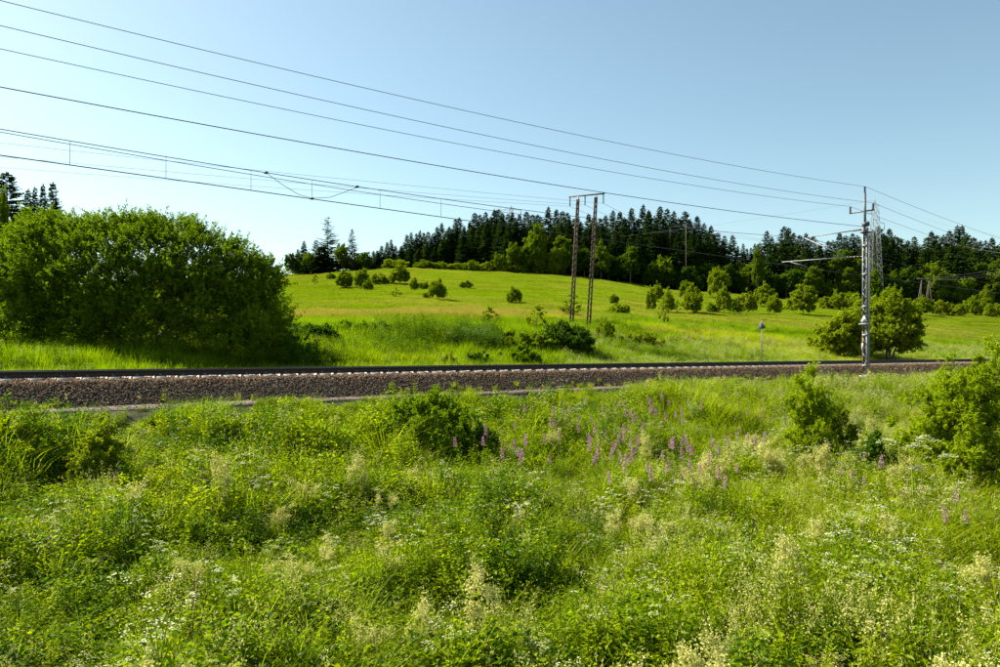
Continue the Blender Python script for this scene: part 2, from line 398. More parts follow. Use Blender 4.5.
# ---------------------------------------------------------------- railway track
RT = -.47                         # rail top under eye level
NR, FR = 22.3, 23.8               # near and far rail
S0, S1 = -24.0, 156.0
track = empty('railway_track', W(23.05, S0, RT - .6)); tag(track, kind='structure')
tz = Matrix.Translation(track.location).inverted()
def tpart(name, me, kind=None):
    o = part(name, me, track); o.matrix_parent_inverse = tz
    if kind: o['kind'] = kind
    return o
bed = strip('ballast_bed', [(20.2, RT - 1.05), (20.45, RT - .87), (21.32, RT - .29), (21.55, RT - .255), (24.6, RT - .25), (24.9, RT - .28), (26.3, RT - .9), (26.5, RT - 1.1)], S0, S1, M['ballast'], 400)
co = np.empty(len(bed.vertices) * 3, np.float32); bed.vertices.foreach_get('co', co); co = co.reshape(-1, 3)
co[:, 2] += (fbm(co[:, 0] * 1.6, co[:, 1] * 1.6, 18) - .5) * .05; bed.vertices.foreach_set('co', co.ravel())
tpart('ballast_bed', bed)
prof = np.array([(-.075, -.172), (.075, -.172), (.075, -.160), (.012, -.145), (.009, -.05), (.036, -.038), (.036, -.003), (.030, 0), (-.030, 0), (-.036, -.003), (-.036, -.038), (-.009, -.05), (-.012, -.145), (-.075, -.160)])
for pc in (NR, FR):
    b = MB(); k = len(prof)
    V = np.array([W(pc + a, s, RT + z) for s in (S0, S1) for a, z in prof])
    q = np.array([[i, (i + 1) % k, k + (i + 1) % k, k + i] for i in range(k)])
    b.add(V, q)
    b.m[-1][7] = 1
    tpart('rail', b.mesh('rail', [M['rail'], M['railtop']]))
# sleeper: local frame along p (x) and s (y); origin at its centre on the underside
def sleeper_mesh():
    b = MB(); L = 1.27
    st = [(-L, .20, .0), (-.55, .20, .0), (-.35, .17, -.03), (.35, .17, -.03), (.55, .20, .0), (L, .20, .0)]
    V = []
    for x, h, dz in st:
        V += [(x, -.14, 0), (x, .14, 0), (x, .105, h + dz), (x, -.105, h + dz)]
    q = []
    for i in range(5):
        a = i * 4
        for j in range(4): q.append([a + j, a + (j + 1) % 4, a + 4 + (j + 1) % 4, a + 4 + j])
    q += [[3, 2, 1, 0], [20, 21, 22, 23]]
    b.add(V, np.array(q)); return b.mesh('sleeper', M['sleeper'])
sl = sleeper_mesh()
fb = MB()
for c in (-.75, .75):
    for d in (-1, 1):
        fb.box((c + d * .115, 0, .212), (.07, .15, .024)); fb.tube([(c + d * .125, -.05, .222), (c + d * .10, -.045, .25), (c + d * .085, .0, .246)], .009, 5)
        fb.tube([(c + d * .13, 0, .222), (c + d * .13, 0, .27)], .014, 6)
fm = fb.mesh('rail_fastener', M['clip'])
rz = math.atan2(TN[1], TN[0])
for i in range(300):
    o = part('sleeper', sl, track); s = S0 + .3 + i * .6
    o.matrix_parent_inverse = tz
    o.location = W(23.05, s + random.uniform(-.012, .012), RT - .172 - .20 - .008); o.rotation_euler = (0, 0, rz + random.uniform(-.008, .008))
    if s < 80: part('rail_fastener', fm, o)

# ---------------------------------------------------------------- instancing of stuff on points
def scatter(name, protos, P, rot, scl, idx, tint=None, kind='stuff', parent=None, label=None, cat=None):
    coll = bpy.data.collections.new(name + '_kinds')
    for i, me in enumerate(protos):
        o = bpy.data.objects.new('%s_%03d' % (name, i), me); coll.objects.link(o)
    me = bpy.data.meshes.new(name)
    me.vertices.add(len(P)); me.vertices.foreach_set('co', np.asarray(P, np.float32).ravel())
    for nm, ty, v, key in (('rot', 'FLOAT_VECTOR', rot, 'vector'), ('scl', 'FLOAT_VECTOR', scl, 'vector'), ('idx', 'INT', idx, 'value'), ('tint', 'FLOAT', tint if tint is not None else np.zeros(len(P)), 'value')):
        a = me.attributes.new(nm, ty, 'POINT'); a.data.foreach_set(key, np.asarray(v, np.int32 if ty == 'INT' else np.float32).ravel())
    o = bpy.data.objects.new(name, me); link(o, parent); tag(o, label, cat, kind=kind)
    g = bpy.data.node_groups.new(name, 'GeometryNodeTree')
    g.interface.new_socket('Geometry', in_out='INPUT', socket_type='NodeSocketGeometry')
    g.interface.new_socket('Geometry', in_out='OUTPUT', socket_type='NodeSocketGeometry')
    gi = g.nodes.new('NodeGroupInput'); go = g.nodes.new('NodeGroupOutput')
    ip = g.nodes.new('GeometryNodeInstanceOnPoints'); ci = g.nodes.new('GeometryNodeCollectionInfo')
    ci.inputs['Collection'].default_value = coll; ci.inputs['Separate Children'].default_value = True; ci.inputs['Reset Children'].default_value = True
    ip.inputs['Pick Instance'].default_value = True
    def attr(nm, ty):
        n = g.nodes.new('GeometryNodeInputNamedAttribute'); n.data_type = ty; n.inputs[0].default_value = nm; return n.outputs[0]
    g.links.new(gi.outputs[0], ip.inputs['Points']); g.links.new(ci.outputs[0], ip.inputs['Instance'])
    g.links.new(attr('idx', 'INT'), ip.inputs['Instance Index']); g.links.new(attr('rot', 'FLOAT_VECTOR'), ip.inputs['Rotation'])
    g.links.new(attr('scl', 'FLOAT_VECTOR'), ip.inputs['Scale']); g.links.new(ip.outputs[0], go.inputs[0])
    md = o.modifiers.new('scatter', 'NODES'); md.node_group = g
    return o

# ballast stones
stones = []
for k in range(8):
    b = MB(); b.ico((0, 0, 0), .5, sc=rng.uniform(.65, 1.15, 3), jit=.28, rnd=rng.random()); stones.append(b.mesh('stone', M['stone_a'] if k < 4 else M['stone_b']))
def bed_z(p): return np.interp(p, [20.2, 20.45, 21.32, 21.55, 24.6, 24.9, 26.3], [RT - 1.05, RT - .87, RT - .29, RT - .255, RT - .25, RT - .28, RT - .9])
n = 150000
s_ = 90 * rng.random(n) ** 1.6 - 6; p_ = np.where(rng.random(n) < .62, rng.uniform(20.2, 21.6, n), rng.uniform(21.55, 25.2, n))
z_ = bed_z(p_) + rng.normal(0, .012, n) + .012
co = np.stack([p_ * TN[0] + s_ * TD[0], p_ * TN[1] + s_ * TD[1], z_ + CH], 1)
topness = sm(20.95, 21.35, p_)
idx = np.where(rng.random(n) < .15 + .7 * topness, rng.integers(4, 8, n), rng.integers(0, 4, n))
sz = rng.uniform(.03, .065, n) * (1 + sm(20, 80, s_) * .5)
scatter('ballast_stones', stones, co, rng.uniform(0, 6.28, (n, 3)), np.repeat(sz[:, None], 3, 1), idx, parent=None, label='dark broken stone ballast heaped under the railway track', cat='ballast')
# grit on the path
n = 9000; s_ = rng.uniform(-4, 60, n); p_ = rng.uniform(19.15, 20.5, n)
scatter('path_gravel', stones, np.stack([p_ * TN[0] + s_ * TD[0], p_ * TN[1] + s_ * TD[1], -1.31 + CH + 0 * s_], 1), rng.uniform(0, 6.28, (n, 3)), np.repeat(rng.uniform(.015, .05, n)[:, None], 3, 1), rng.integers(0, 8, n), label='loose grey gravel strewn along the dirt path below the ballast', cat='gravel')

# ---------------------------------------------------------------- near plants (kinds that are scattered)
def blades(b, n, h, spread, wd, mat=0, lean=.35, seg=3, base_r=.08, heads=0, headmat=1):
    a = rng.uniform(0, 2 * np.pi, n); r = base_r * np.sqrt(rng.random(n))
    base = np.stack([r * np.cos(a), r * np.sin(a), np.zeros(n)], 1)
    az = a + rng.normal(0, .7, n); H = h * rng.uniform(.55, 1.1, n); ln = lean * rng.uniform(.2, 1.4, n) * H
    d = np.stack([np.cos(az), np.sin(az), 0 * az], 1); side = np.stack([-np.sin(az + rng.normal(0, .6, n)), np.cos(az), 0 * az], 1)
    rows = []
    for k in range(seg + 1):
        t = k / seg
        c = base + d * (ln * t ** 2)[:, None] + np.array([0, 0, 1]) * (H * (t - .22 * lean * t ** 3))[:, None]
        ww = wd * (1 - t ** 1.6) * .5 + wd * .03
        rows += [c - side * ww, c + side * ww]
    V = np.stack(rows, 1).reshape(-1, 3); st = 2 * (seg + 1); o = np.arange(n) * st
    Fc = np.concatenate([np.stack([o + 2 * k, o + 2 * k + 1, o + 2 * k + 3, o + 2 * k + 2], 1) for k in range(seg)])
    b.add(V, Fc, mat, np.repeat(rng.random(n), st))
    if heads:
        tip = base + d * ln[:, None] + np.array([0, 0, 1]) * (H * (1 - .22 * lean))[:, None]
        sel = rng.random(n) < heads; tp = tip[sel]; m = len(tp)
        if m:
            k = 7; P = np.repeat(tp, k, 0) + rng.normal(0, .012, (m * k, 3)) + np.array([0, 0, 1]) * rng.uniform(-.12, .04, m * k)[:, None]
            b.leaves(P, rand_unit(m * k) * .5 + [0, 0, .6], rand_unit(m * k), .03, .009, headmat)
def grass_tuft(h, n=52, wd=.013, heads=.0, mat='grass'):
    b = MB(); blades(b, n, h, .3, wd, heads=heads, base_r=.14, lean=.5); return b.mesh('grass_tuft', [M[mat], M['dock'] if heads < .3 else M['cream']])
def forb(h, stems=7, leafL=.074, leafW=.043, mat='forb', per=46, spread=.16, droop=.2, topf=None):
    b = MB()
    for k in range(stems):
        a = rng.uniform(0, 6.28); r = spread * math.sqrt(rng.random()); H = h * rng.uniform(.65, 1.08); l = rng.uniform(.02, .22) * H
        az = a + rng.normal(0, .5)
        t = np.linspace(0, 1, 5)
        P = np.stack([r * math.cos(a) + l * math.cos(az) * t ** 1.6, r * math.sin(a) + l * math.sin(az) * t ** 1.6, H * t], 1)
        b.tube(P, np.linspace(.005, .002, 5), 3, 1, cap=False)
        m = per; tt = np.sort(rng.uniform(.12, 1.0, m)); C = np.stack([np.interp(tt, t, P[:, i]) for i in range(3)], 1)
        la = np.arange(m) * 2.4 + rng.uniform(0, 6); el = rng.normal(.35 - droop, .35, m)
        D = np.stack([np.cos(la) * np.cos(el), np.sin(la) * np.cos(el), np.sin(el)], 1)
        sz = (1.15 - .6 * tt) * rng.uniform(.6, 1.25, m)
        off = D * (leafL * .45 * sz)[:, None]
        Nn = np.stack([-D[:, 0] * .4, -D[:, 1] * .4, np.ones(m)], 1) + rng.normal(0, .55, (m, 3))
        b.leaves(C + off, D, Nn, leafL * sz, leafW * sz, 0)
        if topf:
            kk = 26; P2 = P[-1] + np.stack([rng.normal(0, .018, kk), rng.normal(0, .018, kk), rng.uniform(-.18, .04, kk)], 1)
            b.leaves(P2, rand_unit(kk), rand_unit(kk), .016, .012, 2)
    return b.mesh('herb', [M[mat], M['stem'], M[topf or 'cream']])
def umbel_plant(h, stems=3, mat='forb', umb=(3, 7), ur=.032, flower='white'):
    b = MB()
    for k in range(stems):
        a = rng.uniform(0, 6.28); r = .12 * rng.random(); H = h * rng.uniform(.8, 1.1); az = rng.uniform(0, 6.28); l = .12 * H
        P = np.array([[r * math.cos(a), r * math.sin(a), 0], [r * math.cos(a) + l * .3 * math.cos(az), r * math.sin(a) + l * .3 * math.sin(az), H * .6]])
        b.tube(P, [.006, .004], 3, 1, cap=False)
        for u in range(rng.integers(*umb)):
            ua = rng.uniform(0, 6.28); ul = rng.uniform(.04, .20); c = P[1] + [ul * math.cos(ua), ul * math.sin(ua), H * rng.uniform(.22, .42)]
            b.tube(np.array([P[1] - [0, 0, rng.uniform(0, .1)], c - [0, 0, .03]]), [.003, .002], 3, 1, cap=False)
            R_ = ur * rng.uniform(.6, 1.35); m = 13
            rr = R_ * np.sqrt(rng.random(m)); ra = rng.uniform(0, 6.28, m)
            Q = np.stack([rr * np.cos(ra), rr * np.sin(ra), -.25 * rr ** 2 / R_ + rng.normal(0, .002, m)], 1) + c
            b.leaves(Q - [0, 0, 0], np.stack([np.cos(ra + 1), np.sin(ra + 1), .1 * ra * 0 + .05], 1), rng.normal(0, .25, (m, 3)) + [0, 0, 1], .015, .015, 2, fold=.05)
        m = 80; tt = rng.uniform(.05, .98, m); ra = rng.uniform(0, 6.28, m); rr = rng.uniform(.02, .24, m)
        Q = np.stack([r * math.cos(a) + rr * np.cos(ra), r * math.sin(a) + rr * np.sin(ra), H * tt * .8], 1)
        b.leaves(Q, np.stack([np.cos(ra), np.sin(ra), rng.normal(0, .3, m)], 1), rng.normal(0, .4, (m, 3)) + [0, 0, 1], .065 * rng.uniform(.6, 1.2, m), .034, 0)
    return b.mesh('umbellifer', [M[mat], M['stem'], M[flower]])
def froth(h, stems=7, mat='lime', fl='cream', dens=42):
    b = MB()
    for k in range(stems):
        a = rng.uniform(0, 6.28); r = .16 * math.sqrt(rng.random()); H = h * rng.uniform(.7, 1.1); az = rng.uniform(0, 6.28); l = rng.uniform(.05, .3) * H
        t = np.linspace(0, 1, 4)
        P = np.stack([r * math.cos(a) + l * math.cos(az) * t ** 2, r * math.sin(a) + l * math.sin(az) * t ** 2, H * t], 1)
        b.tube(P, [.003, .003, .002, .001], 3, 1, cap=False)
        m = dens; tt = rng.uniform(.62, 1.02, m); C = np.stack([np.interp(tt, t, P[:, i]) for i in range(3)], 1)
        C = C + rng.normal(0, 1, (m, 3)) * (.035 * (1.15 - tt) / .4)[:, None]
        b.leaves(C, rand_unit(m), rand_unit(m) + [0, 0, .6], .016, .013, 2)
        m = 30; tt = rng.uniform(.05, .75, m); C = np.stack([np.interp(tt, t, P[:, i]) for i in range(3)], 1); ra = rng.uniform(0, 6.28, m)
        b.leaves(C, np.stack([np.cos(ra), np.sin(ra), rng.normal(.2, .3, m)], 1), rng.normal(0, .4, (m, 3)) + [0, 0, 1], .05, .010, 0)
    return b.mesh('bedstraw', [M[mat], M['stem'], M[fl]])
def mat_leaves(n=330, r=.38, h=.72, L=.066, mat='forb'):
    b = MB(); a = rng.uniform(0, 6.28, n); rr = r * np.sqrt(rng.random(n)); z = h * (1 - (rr / r) ** 2 * .6) * rng.uniform(.25, 1, n) ** .6
    P = np.stack([rr * np.cos(a), rr * np.sin(a), z], 1); ra = rng.uniform(0, 6.28, n)
    b.leaves(P, np.stack([np.cos(ra), np.sin(ra), rng.normal(0, .35, n)], 1), rng.normal(0, .45, (n, 3)) + [0, 0, 1], L * rng.uniform(.6, 1.35, n), L * .55, 0)
    return b.mesh('leaf_mat', M[mat])
def dock(h):
    b = MB()
    for k in range(3):
        a = rng.uniform(0, 6.28); P = np.array([[0, 0, 0], [.05 * math.cos(a), .05 * math.sin(a), h * .6], [.1 * math.cos(a), .1 * math.sin(a), h]])
        b.tube(P, [.005, .004, .002], 3, 0, cap=False); m = 60; tt = rng.uniform(.55, 1, m)
        b.leaves(np.stack([np.interp(tt, [0, .6, 1], P[:, i]) for i in range(3)], 1) + rng.normal(0, .012, (m, 3)), rand_unit(m), rand_unit(m), .016, .012, 0)
    return b.mesh('dock', M['dock'])

def plume(h, stems=5):
    b = MB()
    for k in range(stems):
        a = rng.uniform(0, 6.28); r = .15 * math.sqrt(rng.random()); H = h * rng.uniform(.75, 1.08); az = rng.uniform(0, 6.28); l = .1 * H
        P = np.array([[r * math.cos(a), r * math.sin(a), 0], [r * math.cos(a) + l * .4 * math.cos(az), r * math.sin(a) + l * .4 * math.sin(az), H * .6], [r * math.cos(a) + l * math.cos(az), r * math.sin(a) + l * math.sin(az), H]])
        b.tube(P, [.004, .004, .002], 3, 1, cap=False)
        for q in range(6):
            c = P[2] + [rng.normal(0, .035), rng.normal(0, .035), rng.uniform(-.16, .04)]
            m = 36; b.leaves(c + rng.normal(0, 1, (m, 3)) * [.024, .024, .03], rand_unit(m), rand_unit(m) + [0, 0, .7], .021, .018, 2)
        m = 26; tt = rng.uniform(.1, .8, m); ra = rng.uniform(0, 6.28, m); C = np.stack([np.interp(tt, [0, .6, 1], P[:, i]) for i in range(3)], 1)
        b.leaves(C, np.stack([np.cos(ra), np.sin(ra), rng.normal(.2, .3, m)], 1), rng.normal(0, .4, (m, 3)) + [0, 0, 1], .09, .04, 0)
    return b.mesh('plume', [M['lime'], M['stem'], M['cream']])
near = []; kinds = {}
def kind(nm, lst):
    kinds[nm] = (len(near), len(lst)); near.extend(lst)
kind('grass', [grass_tuft(h) for h in (.55, .65, .75, .85)] + [grass_tuft(.9, 34, .007, heads=.35) for _ in range(2)])
lg = []
for k in range(4):
    b = MB(); blades(b, 62, .95, .3, .013, base_r=.16, lean=.75, seg=4, heads=.12); lg.append(b.mesh('grass_tuft', [M['grass'], M['dock'] if k % 2 else M['cream']]))
kind('longgrass', lg)
kind('forb', [forb(h, mat='forb') for h in (.6, .7, .8, .85)])
kind('lime', [forb(h, mat='lime', leafL=.058, leafW=.034) for h in (.55, .7, .8)])
kind('nettle', [forb(h, mat='nettle', leafL=.08, leafW=.045, per=42, droop=.5) for h in (.8, .95, 1.05)])
kind('lance', [forb(h, mat='forb', leafL=.085, leafW=.018, per=60, droop=0) for h in (.8, .95)] + [forb(.85, mat='lime', leafL=.075, leafW=.016, per=60, droop=0)])
kind('umbel', [umbel_plant(h, mat=m_) for h, m_ in ((.75, 'forb'), (.85, 'lime'), (.95, 'forb'), (.8, 'lime'))])
kind('tallumbel', [umbel_plant(h, ur=.05, mat='forb', umb=(3, 6)) for h in (1.05, 1.2)])
kind('froth', [froth(h) for h in (.65, .75, .85)])
kind('froth2', [froth(.95, 6, 'forb', 'cream', 60), froth(.8, 6, 'lime', 'white', 50)])
kind('plume', [plume(h) for h in (.8, .9, 1.0)])
kind('mat', [mat_leaves(mat=m_) for m_ in ('forb', 'lime', 'nettle')])
kind('dock', [dock(.95), dock(.8)])

def pick(nm, n): a, c = kinds[nm]; return a + rng.integers(0, c, n)
def project(X, Y): return 500 + F * X / np.maximum(Y, .1)
def inview(X, Y, ml=2.5, mr_=2.0):
    return (X > -.676 * Y - ml) & (X < .676 * Y + mr_)
# candidate points, uniform over the near meadow
def near_points(dens, pmin=-3, pmax=19.3, Ymax=75):
    nx = int(dens * 110 * 72); X = rng.uniform(-25, 55, nx * 80 // 110); Y = rng.uniform(3.2, Ymax, nx * 80 // 110)
    p, s = ps(X, Y); keep = (p > pmin) & (p < pmax) & inview(X, Y)
    keep &= rng.random(len(X)) < np.clip(26 / Y, .35, 1)
    return X[keep], Y[keep], p[keep]
X, Y, p = near_points(44)
col = project(X, Y)
nA = fbm(X * .5, Y * .5, 51); nB = fbm(X * .8 + 9, Y * .8, 61); nC = fbm(X * .33, Y * .33 + 5, 71); nD = fbm(X * 1.3, Y * 1.3, 81)
right = sm(420, 900, col)                      # sunny grassy half
wts = {
    'mat':   1.0 + 1.1 * (1 - right),
    'forb':  1.6 * sm(.35, .65, nA) * (1.1 - .5 * right) + .5,
    'lime':  1.6 * sm(.4, .65, nB) + 1.1,
    'nettle': (1.3 * sm(.56, .68, nC) * (1 - .7 * right) + .5 * sm(12, 16, p) * sm(500, 200, col)),
    'lance': .7 * sm(.5, .7, fbm(X * .45, Y * .45, 91)) + .1,
    'longgrass': 3.2 * sm(.54, .62, fbm(X * .3 + 3, Y * .3, 201)) * (.4 + right) + .25,
    'grass': .5 + 2.2 * right * sm(.3, .6, 1 - nA) + .4 * sm(.55, .7, nD),
    'umbel': (.10 + 1.2 * sm(.52, .72, nB) + .5 * sm(.5, .65, nC)) * .5 + .9 * np.exp(-((col - 750) / 120) ** 2 - ((p - 9) / 1.6) ** 2) + .7 * np.exp(-((col - 90) / 60) ** 2 - ((p - 8) / 1.5) ** 2),
    'tallumbel': .05 + .16 * sm(600, 850, col) * sm(9, 13, p),
    'froth': .08 + (1.5 * sm(.58, .68, fbm(X * .7, Y * .7, 101))) * (.35 + right) * sm(15, 9, p),
    'froth2': .10 + 1.5 * sm(760, 860, col) * sm(8, 13, p) ,
    'plume': 2.2 * sm(.60, .72, fbm(X * .9, Y * .9 + 4, 181)) * (.25 + right) * sm(14, 8, p) + .02,
    'dock':  .01 + .05 * sm(.6, .7, nD) * right}
names = list(wts); Wm = np.stack([np.broadcast_to(wts[k], X.shape) for k in names]); Wm /= Wm.sum(0)
ch = (np.cumsum(Wm, 0) < rng.random(len(X))[None]).sum(0).clip(0, len(names) - 1)
idx = np.zeros(len(X), int)
for k, nm in enumerate(names):
    m_ = ch == k; idx[m_] = pick(nm, m_.sum())
hgt = (.62 + .68 * sm(.25, .75, fbm(X * .75, Y * .75, 111))) * rng.uniform(.85, 1.15, len(X))
hgt *= np.where(p > 17.2, .6, 1.0) * np.where(p > 18.3, .6, 1)
gap = fbm(X * 1.1, Y * 1.1, 121)
hgt *= np.where(gap < .37, .5, 1.0) * (1 + .35 * sm(12.5, 14, p) * sm(16.8, 15.8, p) * sm(.35, .6, nA)) * np.where((p > 16.3) & (((col > 370) & (col < 630)) | ((col > 60) & (col < 280))), .72, 1) * (1 - .75 * np.exp(-(((X + 1.15) / .9) ** 2 + ((Y - 16.2) / 1.2) ** 2)))
keep = rng.random(len(X)) < np.where(gap < .33, .6, 1) * np.where(p > 18.3, sm(.5, .6, fbm(X * .4, Y * .4, 77)) * np.where(((col > 375) & (col < 625)) | ((col > 90) & (col < 260)), .25, 1), 1)
# bare stretches where the path shows and clearings
X, Y, p, idx, hgt, col = [a[keep] for a in (X, Y, p, idx, hgt, col)]
tint = np.clip(.5 + 1.3 * (fbm(X * .25, Y * .25, 131) - .35) + .35 * sm(500, 950, col) * sm(16, 8, p), 0, .85) * rng.uniform(.2, 1, len(X))
P3 = np.stack([X, Y, gz(X, Y) + CH - .03], 1)
rot = np.stack([rng.normal(0, .10, len(X)), rng.normal(0, .10, len(X)), rng.uniform(0, 6.28, len(X))], 1)
scl = np.stack([hgt ** .5 * 1.05, hgt ** .5 * 1.05, hgt], 1)
scatter('meadow_plants', near, P3, rot, scl, idx, tint, label='tangle of green herbs, grasses and small white flowers in front of the railway', cat='meadow')
print('near meadow instances', len(X))

# verge and meadow beyond the track
def patch(h, r, n, wd, mat='fieldgrass', lean=.4, seg=2):
    b = MB(); blades(b, n, h, .3, wd, base_r=r, lean=lean, seg=seg); return b.mesh('grass_patch', [M[mat], M['dock']])
far_k = [patch(.55, .45, 90, .022) for _ in range(4)]           # 0-3 near-ish field grass
far_k += [patch(.42, 1.1, 130, .05) for _ in range(4)]           # 4-7 distant
far_k += [patch(.9, .35, 80, .018, 'grass') for _ in range(3)]  # 8-10 tall verge
far_k += [near[i] for nm in ('forb', 'nettle', 'umbel', 'tallumbel', 'froth2', 'lance', 'lime') for i in [kinds[nm][0], kinds[nm][0] + 1]]
X = rng.uniform(-75, 110, 900000); Y = 22 + 76 * rng.random(900000) ** .8
p, s = ps(X, Y); keep = (p > 26.6) & inview(X, Y, 5, 4) & (Y < 95)
keep &= rng.random(len(X)) < np.clip(34 / Y, .15, 1) * .55
X, Y, p = X[keep], Y[keep], p[keep]; col = project(X, Y); r_ = rng.random(len(X))
verge = np.clip(sm(40, 30, p) + .9 * sm(.5, .6, fbm(X * .15, Y * .2, 151)) * sm(56, 44, p), 0, 1)
herb = r_ < .5 * verge * (.4 + fbm(X * .3, Y * .3, 141)) + .03
idx = np.where(herb, rng.choice([11, 12, 13, 14, 11, 12, 15, 16, 21, 22, 23, 24, 23, 24], len(X)), np.where(rng.random(len(X)) < verge, rng.integers(8, 11, len(X)), rng.integers(0, 4, len(X))))
pale = (col > 560) & (p < 36) & (rng.random(len(X)) < .35); idx = np.where(pale, rng.choice([15, 19, 20, 19, 20], len(X)), idx)
# dark herb band along the old bank in the left half of the view
band = (np.abs(Y - (43 + (fbm(X * .1, Y * .1, 7) - .5) * 8)) < 3.0) & (col < 500) & (rng.random(len(X)) < .75)
idx = np.where(band, rng.choice([13, 14, 13, 15, 12], len(X)), idx)
dr = dryness(X, Y)
hs = (.5 + .9 * fbm(X * .3, Y * .3, 161)) * np.where(idx > 7, 1.0, .75 + .7 * dr) * rng.uniform(.8, 1.2, len(X)) * np.where(band, 1.25, 1)
hs *= np.where((p < 29) & (idx > 7), .7, 1)
lush = sm(.5, .62, fbm(X * .22, Y * .3, 191)) * (p > 29) * (p < 47) * (col < 700)
lm = rng.random(len(X)) < lush * .75; idx = np.where(lm, rng.choice([11, 12, 13, 14, 23, 24, 21, 22], len(X)), idx)
hs = hs * (1 + .25 * lush * lm) * np.where((p > 36) & (idx > 10), .75, 1) * np.where(band, 1.25, 1)
wx = np.where(lm | band, 1.45, 1.15)
scl = np.stack([wx, wx, hs], 1)
scatter('verge_grass', far_k, np.stack([X, Y, gz(X, Y) + CH - .03], 1), np.stack([rng.normal(0, .08, len(X)), rng.normal(0, .08, len(X)), rng.uniform(0, 6.28, len(X))], 1), scl, idx, np.clip(dr * 1.1 + rng.normal(0, .08, len(X)), 0, 1),
        label='rough sunlit grass and weeds on the bank behind the railway track', cat='grass')
print('verge instances', len(X))
n = 260000; Y = 85 + 165 * rng.random(n) ** .75; X = rng.uniform(-.75, .8, n) * Y
keep = rng.random(n) < np.clip(Y / 190, 0, 1) ; X, Y = X[keep], Y[keep]
p, s = ps(X, Y); dr = dryness(X, Y); idx = rng.integers(4, 8, len(X))
hs = (.45 + .5 * fbm(X * .2, Y * .2, 171)) * (.7 + 1.1 * dr) * rng.uniform(.7, 1.3, len(X))
scatter('hillside_grass', far_k, np.stack([X, Y, gz(X, Y) + CH - .03], 1), np.stack([0 * X, 0 * X, rng.uniform(0, 6.28, len(X))], 1), np.stack([np.ones(len(X)) * 1.1, np.ones(len(X)) * 1.1, hs], 1), idx, np.clip(dr * 1.15 + rng.normal(0, .07, len(X)), 0, 1),
        label='bright mown grass with straw coloured bands covering the hillside field', cat='grass')
print('hill instances', len(X))

# ---------------------------------------------------------------- trees and shrubs
def conifer(H=24., Rm=3.1, mat='needle', seed=0, ragged=.15, start=.06, step=.33, per=13, power=.85):
    tr = MB(); tr.tube([(0, 0, -.5), (0, 0, H * .5), (.05, 0, H * .99)], [.012 * H, .008 * H, .02], 6)
    b = MB(); P = []; D = []; Nn = []; L = []
    z = start * H
    while z < H * .985:
        t = z / H; Rz = Rm * (1 - t) ** power * min(1, .55 + (t - start) * 6) + .12
        k = max(4, int(per * (1 - .4 * t)))
        for j in range(k):
            a = rng.uniform(0, 6.28); ln = Rz * rng.uniform(1 - 2.6 * ragged, 1 + ragged)
            dz = -.28 + .5 * t
            d = np.array([math.cos(a), math.sin(a), dz]); m = max(3, int(ln * 3.2)) + 1
            q = np.linspace(.25, 1, m); curve = q ** 2 * .14 * ln
            c = np.outer(q * ln, d) + [0, 0, z]; c[:, 2] += curve
            for sgn in (-1, 0, 1):
                side = np.array([-math.sin(a), math.cos(a), 0]) * sgn
                P.append(c); D.append(np.tile(d * .9 + side * .9 + [0, 0, -.25], (m, 1)) + rng.normal(0, .2, (m, 3)))
                Nn.append(np.tile([0, 0, 1.], (m, 1)) + rng.normal(0, .35, (m, 3))); L.append((.62 + .42 * (1 - q)) * (.5 + .6 * (1 - t)) * rng.uniform(.7, 1.2, m))
        z += step * rng.uniform(.7, 1.3)
    P = np.concatenate(P); D = np.concatenate(D); Nn = np.concatenate(Nn); L = np.concatenate(L)
    b.leaves(P, D, Nn, L, L * .58, 0, fold=.1)
    P2 = np.array([[0, 0, H * .97]] * 6); b.leaves(P2, rng.normal(0, .15, (6, 3)) + [0, 0, 1], rand_unit(6), .9, .22)
    return tr.mesh('trunk', M['bark']), b.mesh('crown', M[mat])
def shoots_crown(b, C, rad, n_sh, per, leafL, leafW, up=.5, mat=0, out_c=None, slen=.55):
    """leafy shoots growing outwards from clump centres C"""
    n = len(C); S = np.repeat(C, n_sh, 0); R_ = np.repeat(rad, n_sh)
    o = unit(S - (out_c if out_c is not None else C.mean(0))); D = unit(rand_unit(len(S)) * .9 + o * .8 + [0, 0, up])
    S = S + unit(rng.normal(size=S.shape)) * (R_ * rng.random(len(S)) ** .5 * .75)[:, None]
    Ls = R_ * slen * rng.uniform(.6, 1.5, len(S)); cr = np.repeat(rng.random(n), n_sh)
    Q = np.repeat(S, per, 0); DD = np.repeat(D, per, 0); t = rng.random(len(Q))
    Q = Q + DD * (np.repeat(Ls, per) * t)[:, None]
    ld = unit(DD * .5 + rand_unit(len(Q)) * .9 + [0, 0, .05]); ln = unit(rng.normal(0, .55, (len(Q), 3)) + [0, 0, .8] + np.repeat(o, per, 0) * .5)
    b.leaves(Q, ld, ln, leafL * rng.uniform(.6, 1.3, len(Q)), leafW, mat, rnd=np.clip(np.repeat(np.repeat(rng.random(n), n_sh), per) * .5 + rng.random(len(Q)) * .5, 0, 1))
